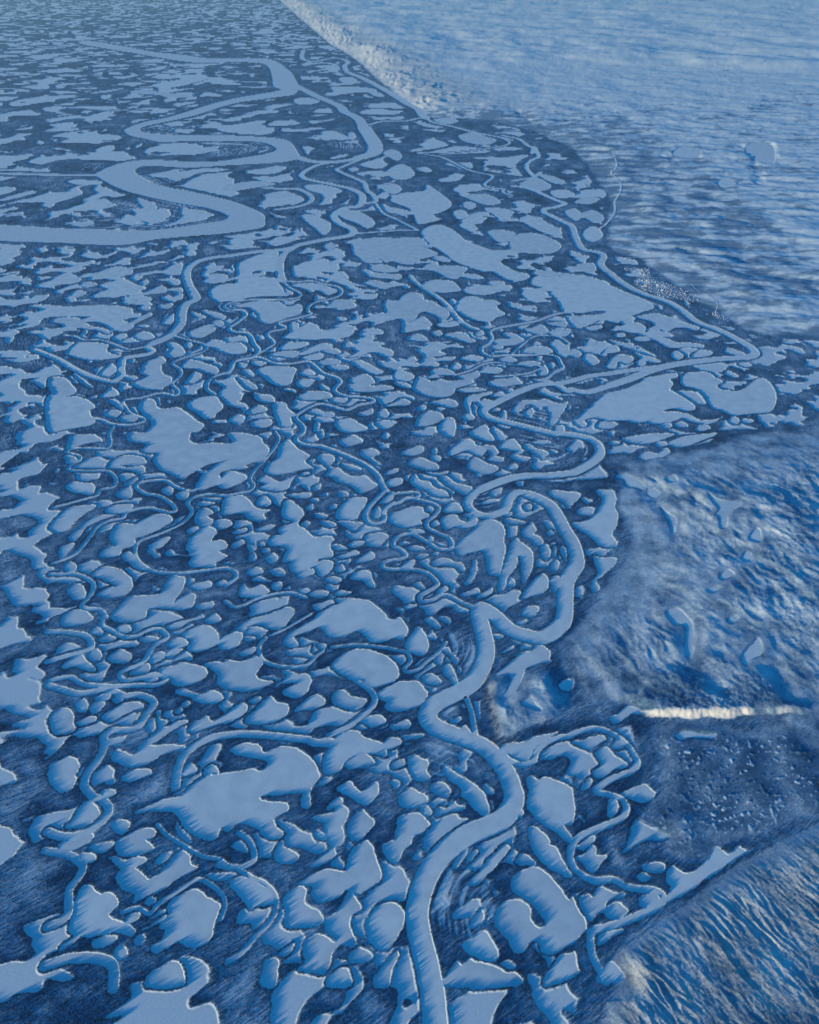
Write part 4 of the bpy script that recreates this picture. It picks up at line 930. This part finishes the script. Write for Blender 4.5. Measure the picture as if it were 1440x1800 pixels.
far = sstep(35000, 43000, Y - 0.25 * np.abs(X))
hE = sstep(0, 900 + 0.02 * Y, sHE) * (40 + 60 * fbm(X, Y * 1.2, 2300, 5, 121, 0.55) + far * 75) \
   + sstep(0, 600, sHE) * (1 - 0.4 * far) * (32 * vnoise(X * 0.6, Y * 1.4, 700, 123) + 15 * fbm(X * 0.6, Y * 1.4, 240, 2, 127)) \
   + far * sstep(0, 900, sHE) * (1 - sstep(1500, 5200, sHE)) * sstep(-0.5, 0.2, vnoise(X, Y, 2600, 136)) * (30 * ridge(X, Y, 1300, 124) + 60 * ridge(X + 300 * vnoise(X, Y, 900, 129), Y * 0.7, 560, 128)) \
   + sstep(52000, 60000, Y + 6000 * vnoise(X, Y, 15000, 125)) * sstep(0, 3000, sHE) * (200 + 330 * fbm(X, Y, 6500, 4, 126, 0.45)) + far * sstep(2500, 6000, sHE) * 22 * fbm(X * 0.8, Y, 3200, 3, 139)
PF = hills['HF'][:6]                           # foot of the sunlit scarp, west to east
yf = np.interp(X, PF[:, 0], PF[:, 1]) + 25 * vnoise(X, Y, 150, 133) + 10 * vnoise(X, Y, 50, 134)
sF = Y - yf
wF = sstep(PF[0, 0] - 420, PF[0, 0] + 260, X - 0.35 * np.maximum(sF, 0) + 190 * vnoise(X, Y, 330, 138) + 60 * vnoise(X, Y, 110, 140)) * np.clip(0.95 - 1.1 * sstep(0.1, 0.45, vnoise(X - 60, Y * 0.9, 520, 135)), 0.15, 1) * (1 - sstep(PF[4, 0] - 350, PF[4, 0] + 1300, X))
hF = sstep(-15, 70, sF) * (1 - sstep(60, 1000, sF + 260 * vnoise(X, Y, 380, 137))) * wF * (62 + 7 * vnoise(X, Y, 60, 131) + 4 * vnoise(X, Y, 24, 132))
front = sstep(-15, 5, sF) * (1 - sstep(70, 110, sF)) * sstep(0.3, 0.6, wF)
cut = 0 * X
for wd, P in gullies:                          # incised creeks
    w = window(P, 4 * wd)
    x = X[w].ravel(); y = Y[w].ravel()
    if not x.size: continue
    b, _ = seg_dist(x + 0.9 * wd * vnoise(x, y, 2.4 * wd, 228), y + 0.7 * wd * vnoise(x, y, 2.4 * wd, 229), P[:-1], P[1:])
    cut[w] = np.maximum(cut[w], np.exp(-(b.reshape(X[w].shape) / wd) ** 2) * wd * 0.34 * (0.65 + 0.6 * vnoise(x, y, 5 * wd, 230).reshape(X[w].shape)))
HZ = (hA + hB + hC + hD + np.maximum(hE - cut, -1) - cut * (sHE < 0) * (sHA > 0) + hF) * sstep(0, 160, RD) * sstep(0, 60, BR)
def bilin(A, p):
    r, c = rowcol([p]); r = min(max(int(r[0]), 0), NR - 1); c = min(max(int(c[0]), 0), NC - 1)
    return float(A[r, c])
level = []
for nm, P in lakes:                            # lakes perched on the uplands keep a level of their own
    c = P.mean(0)
    if nm == 'frozen_river' or bilin(inU, c) < 30: 
        zl = 0.0
    else:
        w = window(P, 20); b = np.full((NR, NC), 1e4, np.float32); poly_sd(P, 20, b)
        zl = float(np.percentile(HZ[b < 10], 20)) if (b < 10).any() else 0.0
    level.append(zl)
    if bilin(inU, c) > -200:
        b = np.full((NR, NC), 1e4, np.float32); poly_sd(P, 260, b)
        k = sstep(0, 170, b)
        HZ = np.where(b < 250, zl + (HZ - zl) * k + (5 * sstep(0, 30, b) * (1 - k) if zl > 0 else 0), HZ)
Z = Z + HZ

# where snow lies open (1) or trees hide it (0); sunlit scarps and hummocks are painted whiter too
stripe = sstep(-0.05, 0.45, vnoise(BR + 25 * vnoise(X, Y, 260, 141), (0.6 * X + 0.8 * Y) * 0.07, 30 + 0.0012 * Y, 143) + 0.5 * vnoise(BR, (0.6 * X + 0.8 * Y) * 0.1, 15 + 0.0006 * Y, 145))
bars = 0 * X
for bx, by, br in BARS:
    bars = np.maximum(bars, 1 - sstep(0.55 * br, br, np.hypot(X - bx, Y - by) + 0.4 * br * vnoise(X, Y, 0.5 * br, 144)))
bars = bars * stripe * sstep(12, 40, BR)
midw = sstep(4500, 9000, Y)
sn = 0.15 + 0.18 * sstep(25, 110 + 0.004 * Y, D1) + 0.07 * midw + 0.34 * fbm(X, Y, 420, 4, 151, 0.6) + 0.16 * fbm(X, Y, 2000, 2, 152) + 0.55 * bars + 0.27 * nearw
sn = sn + 0.16 * (1 - sstep(12, 70, D1)) * sstep(-0.2, 0.4, vnoise(X, Y, 500, 158))
sn = np.maximum(sn, 0.9 * (1 - sstep(7, 12 + 0.5 * CELL, D1)))
upl = np.maximum(sstep(-30, 260, inU + 120 * fbm(X, Y, 120, 3, 163)), front)
usn = 0.66 + 0.65 * fbm(X, Y, 360, 5, 153, 0.66)
nearE = (1 - sstep(700, 6500, sHE)) * (1 - far)
tE = fbm(X * 0.8, Y * 1.3, 700, 5, 154, 0.62) + 0.45 * fbm(X, Y, 2600, 3, 155) + 0.30 * nearE - 0.10 - 0.3 * far
flank = (1 - sstep(250, 1300, sHA)) * (sHA > -100) * (1 - sstep(5000, 6000, Y + 0.3 * X)) * sstep(-0.45, 0.1, fbm(X, Y, 380, 3, 164))
usn = usn - 0.34 * flank
usn = np.where(sHE > -200, 0.93 - 0.50 * sstep(-0.12, 0.34, tE), usn)
hum = np.maximum(sstep(0.36, 0.5, vnoise(X, Y, 62, 112)), sstep(0.38, 0.5, vnoise(X, Y, 34, 113)))
usn = np.where(sHD > 0, np.maximum(0.38 + 0.5 * fbm(X, Y, 260, 4, 159, 0.6), 0.8 * hum * sstep(-0.25, 0.35, vnoise(X, Y, 330, 165))), usn)  # hummocks whitened in the colour to stand as sunlit specks
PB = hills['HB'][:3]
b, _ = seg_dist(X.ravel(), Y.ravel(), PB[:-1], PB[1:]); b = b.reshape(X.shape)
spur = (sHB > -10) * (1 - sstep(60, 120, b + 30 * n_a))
usn = np.maximum(usn, 0.95 * np.maximum(front, spur))  # sunlit scarp face and spur, their brightness put into the colour
rock_sun_tint = np.clip(np.maximum(sstep(-20, 200, sHC) * 0.9, 0.10 * sstep(0, 300, np.maximum(sHA, sHD))) * (0.8 + 0.8 * fbm(X, Y, 300, 3, 161)), 0, 1) * upl  # exposed rock and the warmth of low sun, both tinted into the uplands
rock_sun_tint = np.maximum(rock_sun_tint, 0.5 * far * sstep(0, 400, sHE) * (1 - sstep(3000, 6500, sHE)))  # sun's warmth on the far bluff, put into its colour
rock_sun_tint = np.maximum(rock_sun_tint, 0.9 * np.maximum(front, spur)).astype(np.float32)  # same painted sun warmth on scarp and spur
sn = sn * (1 - upl) + usn * upl
for T in town:
    b = np.full((NR, NC), 1e4, np.float32); poly_sd(T, 200, b)
    sn = np.maximum(sn, 0.52 * (1 - sstep(-40, 60, b + 60 * n_b)))
sn = np.clip(sn, 0, 1).astype(np.float32)
Z = Z.astype(np.float32)

def zat(x, y):
    r, c = rowcol([(x, y)])
    r = min(max(r[0], 0), NR - 2); c = min(max(c[0], 0), NC - 2)
    return float(Z[int(r):int(r) + 2, int(c):int(c) + 2].max())

# ---------------------------------------------------------------- materials
def mat(name, col, rough=0.9):
    m = bpy.data.materials.new(name); m.use_nodes = True
    b = m.node_tree.nodes['Principled BSDF']
    b.inputs['Base Color'].default_value = (*col, 1); b.inputs['Roughness'].default_value = rough
    b.inputs['Specular IOR Level'].default_value = 0.15
    return m

def nodes(m): return m.node_tree.nodes, m.node_tree.links

def ramp(N, L, src, stops):
    r = N.new('ShaderNodeValToRGB'); L.new(src, r.inputs[0])
    e = r.color_ramp.elements
    while len(e) < len(stops): e.new(0.5)
    for q, (p, c) in zip(e, stops):
        q.position = p; q.color = (*c, 1)
    return r.outputs[0]

SNOW = (0.80, 0.83, 0.86)
SHADED_TREE = (0.035, 0.075, 0.115)  # dark spruce, with the blue of its shade put into the colour
m_land = mat('snow_and_spruce', SNOW)
N, L = nodes(m_land)
at = N.new('ShaderNodeAttribute'); at.attribute_name = 'snow'
geo = N.new('ShaderNodeNewGeometry')
nz = N.new('ShaderNodeTexNoise'); nz.inputs['Scale'].default_value = 0.055; nz.inputs['Detail'].default_value = 4; nz.inputs['Roughness'].default_value = 0.65
L.new(geo.outputs['Position'], nz.inputs['Vector'])
ma = N.new('ShaderNodeMath'); ma.operation = 'MULTIPLY_ADD'; ma.inputs[1].default_value = 0.55; ma.inputs[2].default_value = -0.275
L.new(nz.outputs[0], ma.inputs[0])
ad = N.new('ShaderNodeMath'); ad.operation = 'ADD'; ad.use_clamp = True
L.new(at.outputs['Fac'], ad.inputs[0]); L.new(ma.outputs[0], ad.inputs[1])
bt = N.new('ShaderNodeAttribute'); bt.attribute_name = 'rock_sun_tint'
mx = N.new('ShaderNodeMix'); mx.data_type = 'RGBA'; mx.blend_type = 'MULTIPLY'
mx.inputs[7].default_value = (1.0, 0.82, 0.72, 1)  # peach of sunlit slopes, multiplied into the colour
L.new(bt.outputs['Fac'], mx.inputs[0]); L.new(mx.outputs[2], N['Principled BSDF'].inputs['Base Color'])
L.new(ramp(N, L, ad.outputs[0], [(0.0, SHADED_TREE), (0.35, (0.115, 0.22, 0.35)), (0.8, (0.60, 0.68, 0.77)), (1.0, SNOW)]), mx.inputs[6])  # middle stops carry the blue of shaded snow in their colour

def ice_mat(name, a, b, scale):
    m = mat(name, a, 0.75); N, L = nodes(m)
    geo = N.new('ShaderNodeNewGeometry')
    z1 = N.new('ShaderNodeTexNoise'); z1.inputs['Scale'].default_value = scale; z1.inputs['Detail'].default_value = 5
    L.new(geo.outputs['Position'], z1.inputs['Vector'])
    oi = N.new('ShaderNodeObjectInfo')
    z2 = N.new('ShaderNodeTexNoise'); z2.inputs['Scale'].default_value = scale * 7; z2.inputs['Detail'].default_value = 4
    L.new(geo.outputs['Position'], z2.inputs['Vector'])
    m1 = N.new('ShaderNodeMath'); m1.operation = 'MULTIPLY_ADD'; m1.inputs[1].default_value = 0.35
    L.new(z2.outputs[0], m1.inputs[0]); L.new(z1.outputs[0], m1.inputs[2])
    m2 = N.new('ShaderNodeMath'); m2.operation = 'MULTIPLY_ADD'; m2.inputs[1].default_value = 0.30
    L.new(oi.outputs['Random'], m2.inputs[0]); L.new(m1.outputs[0], m2.inputs[2])
    L.new(ramp(N, L, m2.outputs[0], [(0.50, b), (1.10, a)]), N['Principled BSDF'].inputs['Base Color'])
    return m
m_ice = ice_mat('wind_packed_lake_snow', (0.84, 0.86, 0.88), (0.60, 0.65, 0.72), 0.006)
m_riv = ice_mat('snow_on_river_ice', (0.84, 0.86, 0.88), (0.62, 0.67, 0.74), 0.010)

# ---------------------------------------------------------------- build sheets
def grid_mesh(name, Xg, Yg, Zg):
    nr, nc = Xg.shape
    me = bpy.data.meshes.new(name)
    me.vertices.add(nr * nc)
    me.vertices.foreach_set('co', np.stack([Xg, Yg, Zg], -1).astype(np.float32).ravel())
    i = np.arange(nr * nc).reshape(nr, nc)
    q = np.stack([i[:-1, :-1], i[:-1, 1:], i[1:, 1:], i[1:, :-1]], -1).reshape(-1, 4).astype(np.int32)
    me.loops.add(q.size); me.loops.foreach_set('vertex_index', q.ravel())
    me.polygons.add(len(q)); me.polygons.foreach_set('loop_start', np.arange(0, q.size, 4, dtype=np.int32))
    me.update(calc_edges=True)
    return me

def put(name, me, m, kind=None, label=None, cat=None, group=None, parent=None):
    o = bpy.data.objects.new(name, me); COL.objects.link(o)
    if m and not me.materials: me.materials.append(m)
    if kind: o['kind'] = kind
    if label: o['label'] = label
    if cat: o['category'] = cat
    if group: o['group'] = group
    if parent: o.parent = parent
    return o

me = grid_mesh('terrain', X, Y, Z)
a = me.attributes.new('snow', 'FLOAT', 'POINT'); a.data.foreach_set('value', sn.ravel())
a = me.attributes.new('rock_sun_tint', 'FLOAT', 'POINT'); a.data.foreach_set('value', rock_sun_tint.ravel())
put('terrain', me, m_land, 'structure')

# flat delta ice lying under the land, showing through every unsurveyed pond
def quad(x0, y0, x1, y1, z, name):
    me = bpy.data.meshes.new(name)
    me.from_pydata([(x0, y0, z), (x1, y0, z), (x1, y1, z), (x0, y1, z)], [], [(0, 1, 2, 3)])
    return me
put('frozen_pond', quad(-150000, -8000, 150000, 230000, -0.9, 'frozen_pond'), m_ice, 'structure')
put('ground', quad(-450000, -60000, 450000, 800000, -9.0, 'ground'), m_land, 'structure')

def outline_mesh(name, P, z):
    c = P.mean(0)
    Q = [Vector(((p[0] - c[0]), (p[1] - c[1]))) for p in P]
    r = delaunay_2d_cdt(Q, [], [list(range(len(Q)))], 1, 1e-3)
    me = bpy.data.meshes.new(name)
    me.from_pydata([(v.x, v.y, 0) for v in r[0]], [], [list(f) for f in r[2]])
    me.update()
    return me, (float(c[0]), float(c[1]), z)

def grow(P, d):
    """push a closed outline outward by d metres, so that the bank meets the ice"""
    e = np.roll(P, -1, 0) - np.roll(P, 1, 0)
    nrm = np.stack([e[:, 1], -e[:, 0]], 1) / (np.linalg.norm(e, axis=1)[:, None] + 1e-9)
    ar = np.sum(P[:, 0] * np.roll(P[:, 1], -1) - np.roll(P[:, 0], -1) * P[:, 1])
    return P + nrm * (d if ar > 0 else -d)

k = 0
for nm, P in lakes:
    me, loc = outline_mesh(nm, grow(P, 8 + 0.001 * P[:, 1].mean()), level[k] + (k % 9) * 0.03)
    o = put(nm, me, m_riv if nm == 'frozen_river' else m_ice, 'structure'); o.location = loc; k += 1
for wd, P in rivers:
    e = np.gradient(P, axis=0); n = np.stack([-e[:, 1], e[:, 0]], 1) / (np.linalg.norm(e, axis=1)[:, None] + 1e-9)
    d = wd / 2 + 6
    t0 = e[0] / np.linalg.norm(e[0]) * d * 0.7; t1 = e[-1] / np.linalg.norm(e[-1]) * d * 0.7
    out = np.vstack([P + n * d, (P[-1] + t1)[None], (P - n * d)[::-1], (P[0] - t0)[None]])
    me, loc = outline_mesh('frozen_river', out, 0.30 + (k % 7) * 0.03)
    o = put('frozen_river', me, m_riv, 'structure'); o.location = loc; k += 1

for wd, P in streams:                          # an upland stream bed, following the slope
    e = np.gradient(P, axis=0); n = np.stack([-e[:, 1], e[:, 0]], 1) / (np.linalg.norm(e, axis=1)[:, None] + 1e-9)
    v = [(q[0], q[1], zat(*P[i]) + 3) for i in range(len(P)) for q in (P[i] + n[i] * wd / 2, P[i] - n[i] * wd / 2)]
    me = bpy.data.meshes.new('frozen_stream')
    me.from_pydata(v, [], [(2 * i, 2 * i + 1, 2 * i + 3, 2 * i + 2) for i in range(len(P) - 1)])
    put('frozen_stream', me, m_riv, 'structure')

# ---------------------------------------------------------------- spruce trees, far too many to count
rng = np.random.default_rng(7)
NT = 1400000
ty = 1300 + 9700 * rng.random(NT)
tx = (rng.random(NT) - 0.5) * 2 * (2500 + 0.5 * ty)
r_, c_ = rowcol(np.stack([tx, ty], 1))
ri = np.clip(np.round(r_).astype(int), 0, NR - 1); ci = np.clip(np.round(c_).astype(int), 0, NC - 1)
d1 = D1[ri, ci]; up = inU[ri, ci]; dn = dens[ri, ci]; s_ = sn[ri, ci]
keep = (d1 > 5) & (rng.random(NT) < np.where(up > 60, np.where(sHD[ri, ci] > 0, 0.34 * (1 - hum[ri, ci]), 0.20 + 0.55 * flank[ri, ci]) * (front[ri, ci] < 0.1), (0.30 + 0.70 * dn) * (1.30 - 1.5 * s_) * nearw[ri, ci] ** 0.6) + 0.5 * (d1 < 30) * (up < 60) * nearw[ri, ci])
tx, ty, ri, ci, up = tx[keep], ty[keep], ri[keep], ci[keep], up[keep]
z0 = Z[ri, ci] - 2.0
n = len(tx); hgt = rng.uniform(7.5, 17, n) * np.where(up > 60, 0.6, 1); rad = hgt * rng.uniform(0.17, 0.26, n)
ang = rng.random(n) * 6.283
V = np.zeros((n, 5, 3), np.float32)
for q in range(4):
    V[:, q, 0] = tx + rad * np.cos(ang + q * 1.5708); V[:, q, 1] = ty + rad * np.sin(ang + q * 1.5708); V[:, q, 2] = z0
V[:, 4, 0] = tx; V[:, 4, 1] = ty; V[:, 4, 2] = z0 + hgt
F = np.array([[0, 1, 4], [1, 2, 4], [2, 3, 4], [3, 0, 4]], np.int32)[None] + (np.arange(n, dtype=np.int32) * 5)[:, None, None]
me = bpy.data.meshes.new('spruce_forest')
me.vertices.add(n * 5); me.vertices.foreach_set('co', V.ravel())
me.loops.add(F.size); me.loops.foreach_set('vertex_index', F.ravel())
me.polygons.add(n * 4); me.polygons.foreach_set('loop_start', np.arange(0, F.size, 3, dtype=np.int32))
me.update(calc_edges=True)
m_tree = mat('snow_dusted_spruce', (0.045, 0.06, 0.07))
put('spruce_forest', me, m_tree, 'stuff', 'dark spruce forest covering the flats between the frozen lakes', 'forest')

# ---------------------------------------------------------------- air
hz = bpy.data.materials.new('cold_haze'); hz.use_nodes = True
N, L = nodes(hz); N.clear()
vo = N.new('ShaderNodeVolumePrincipled'); vo.inputs['Density'].default_value = HAZE; vo.inputs['Color'].default_value = (0.58, 0.84, 1.0, 1)
vo.inputs['Anisotropy'].default_value = 0.2
mo = N.new('ShaderNodeOutputMaterial'); L.new(vo.outputs[0], mo.inputs['Volume'])
x0, x1, y0, y1, z0, z1 = -460000, 460000, -70000, 810000, -12, 6100
me = bpy.data.meshes.new('haze')
me.from_pydata([(x0, y0, z0), (x1, y0, z0), (x1, y1, z0), (x0, y1, z0), (x0, y0, z1), (x1, y0, z1), (x1, y1, z1), (x0, y1, z1)], [],
               [(3, 2, 1, 0), (4, 5, 6, 7), (0, 1, 5, 4), (1, 2, 6, 5), (2, 3, 7, 6), (3, 0, 4, 7)])
if HAZE > 0: put('haze', me, hz, 'stuff', 'thin cold haze over the delta', 'haze')

# ---------------------------------------------------------------- the town on the far bank
def mesh_of(name, V, F, mats, idx):
    me = bpy.data.meshes.new(name); me.from_pydata(V, [], F)
    for m in mats: me.materials.append(m)
    for p, i in zip(me.polygons, idx): p.material_index = i
    return me
m_roof = mat('snowy_roof', (0.78, 0.80, 0.83))
walls = [mat('pale_siding', (0.62, 0.60, 0.56)), mat('red_siding', (0.32, 0.13, 0.10)), mat('ochre_siding', (0.45, 0.33, 0.18)), mat('grey_siding', (0.30, 0.31, 0.33))]
def house_mesh(l, w, h, r, wm):
    a, b = l / 2, w / 2; e = 0.8
    V = [(-a, -b, -3), (a, -b, -3), (a, b, -3), (-a, b, -3), (-a, -b, h), (a, -b, h), (a, b, h), (-a, b, h), (-a, 0, h + r), (a, 0, h + r)]
    F = [(0, 1, 5, 4), (1, 2, 6, 9, 5), (2, 3, 7, 6), (3, 0, 4, 8, 7)]
    n = len(V); k = 0.35
    V += [(-a - e, -b - e, h - 0.3), (a + e, -b - e, h - 0.3), (a + e, 0, h + r + k), (-a - e, 0, h + r + k), (a + e, b + e, h - 0.3), (-a - e, b + e, h - 0.3)]
    F += [(n, n + 1, n + 2, n + 3), (n + 3, n + 2, n + 4, n + 5)]
    return mesh_of('house', V, F, [wm, m_roof], [0, 0, 0, 0, 1, 1])
hm = [house_mesh(l, w, h, r, walls[i]) for l, w, h, r, i in ((16, 10, 5, 3, 0), (18, 11, 5, 3, 1), (16, 10, 5, 3, 2), (22, 12, 6, 3, 3), (15, 10, 5, 3, 0))]
big = [house_mesh(60, 26, 10, 4, walls[0]), house_mesh(74, 22, 9, 3, walls[3])]
HL = ['small pale house with a snowy gable roof in the distant town', 'small red house with a snowy gable roof in the distant town', 'small ochre house with a snowy gable roof in the distant town', 'small grey house with a snowy gable roof in the distant town', 'small pale house with a snowy gable roof in the distant town']
HG = ['pale houses in the town', 'red houses in the town', 'ochre houses in the town', 'grey houses in the town', 'pale houses in the town']
rnd = random.Random(5)
def inside(P, x, y):
    k = False
    for (ax, ay), (bx, by) in zip(P, np.roll(P, -1, 0)):
        if (ay > y) != (by > y) and x < (bx - ax) * (y - ay) / (by - ay) + ax: k = not k
    return k
made = 0; done = []
T0 = town[0]; ax_ = T0[9] - T0[0]; th = math.atan2(ax_[1], ax_[0])
for T, cap in ((town[0], 235), (town[1], 28)):
    mn, mx = T.min(0), T.max(0); n0 = made; tries = 0
    while made - n0 < cap and tries < 30000:
        tries += 1
        x, y = rnd.uniform(mn[0], mx[0]), rnd.uniform(mn[1], mx[1])
        if not inside(T, x, y) or any((x - p) ** 2 + (y - q) ** 2 < 34 ** 2 for p, q in done): continue
        done.append((x, y)); i = rnd.randrange(5); large = made % 26 == 7
        o = put('town_hall' if False else ('large_building' if large else 'house'), big[made // 26 % 2] if large else hm[i], None, None,
                ('large pale flat building among the small houses of the distant town' if made // 26 % 2 == 0 else 'large grey flat building among the small houses of the distant town') if large else HL[i],
                'building' if large else 'house', ('large pale buildings in the town' if made // 26 % 2 == 0 else 'large grey buildings in the town') if large else HG[i])
        o.location = (x, y, zat(x, y) + 0.5); o.rotation_euler.z = th + rnd.choice((0, math.pi / 2)) + rnd.uniform(-0.12, 0.12); made += 1
for wd, P in roads:
    e = np.gradient(P, axis=0); n = np.stack([-e[:, 1], e[:, 0]], 1) / (np.linalg.norm(e, axis=1)[:, None] + 1e-9)
    v = [(q[0], q[1], zat(*P[i]) + 2.5) for i in range(len(P)) for q in (P[i] + n[i] * wd / 2, P[i] - n[i] * wd / 2)]
    me = bpy.data.meshes.new('snowy_road')
    me.from_pydata(v, [], [(2 * i, 2 * i + 1, 2 * i + 3, 2 * i + 2) for i in range(len(P) - 1)])
    put('snowy_road', me, m_riv, 'structure')
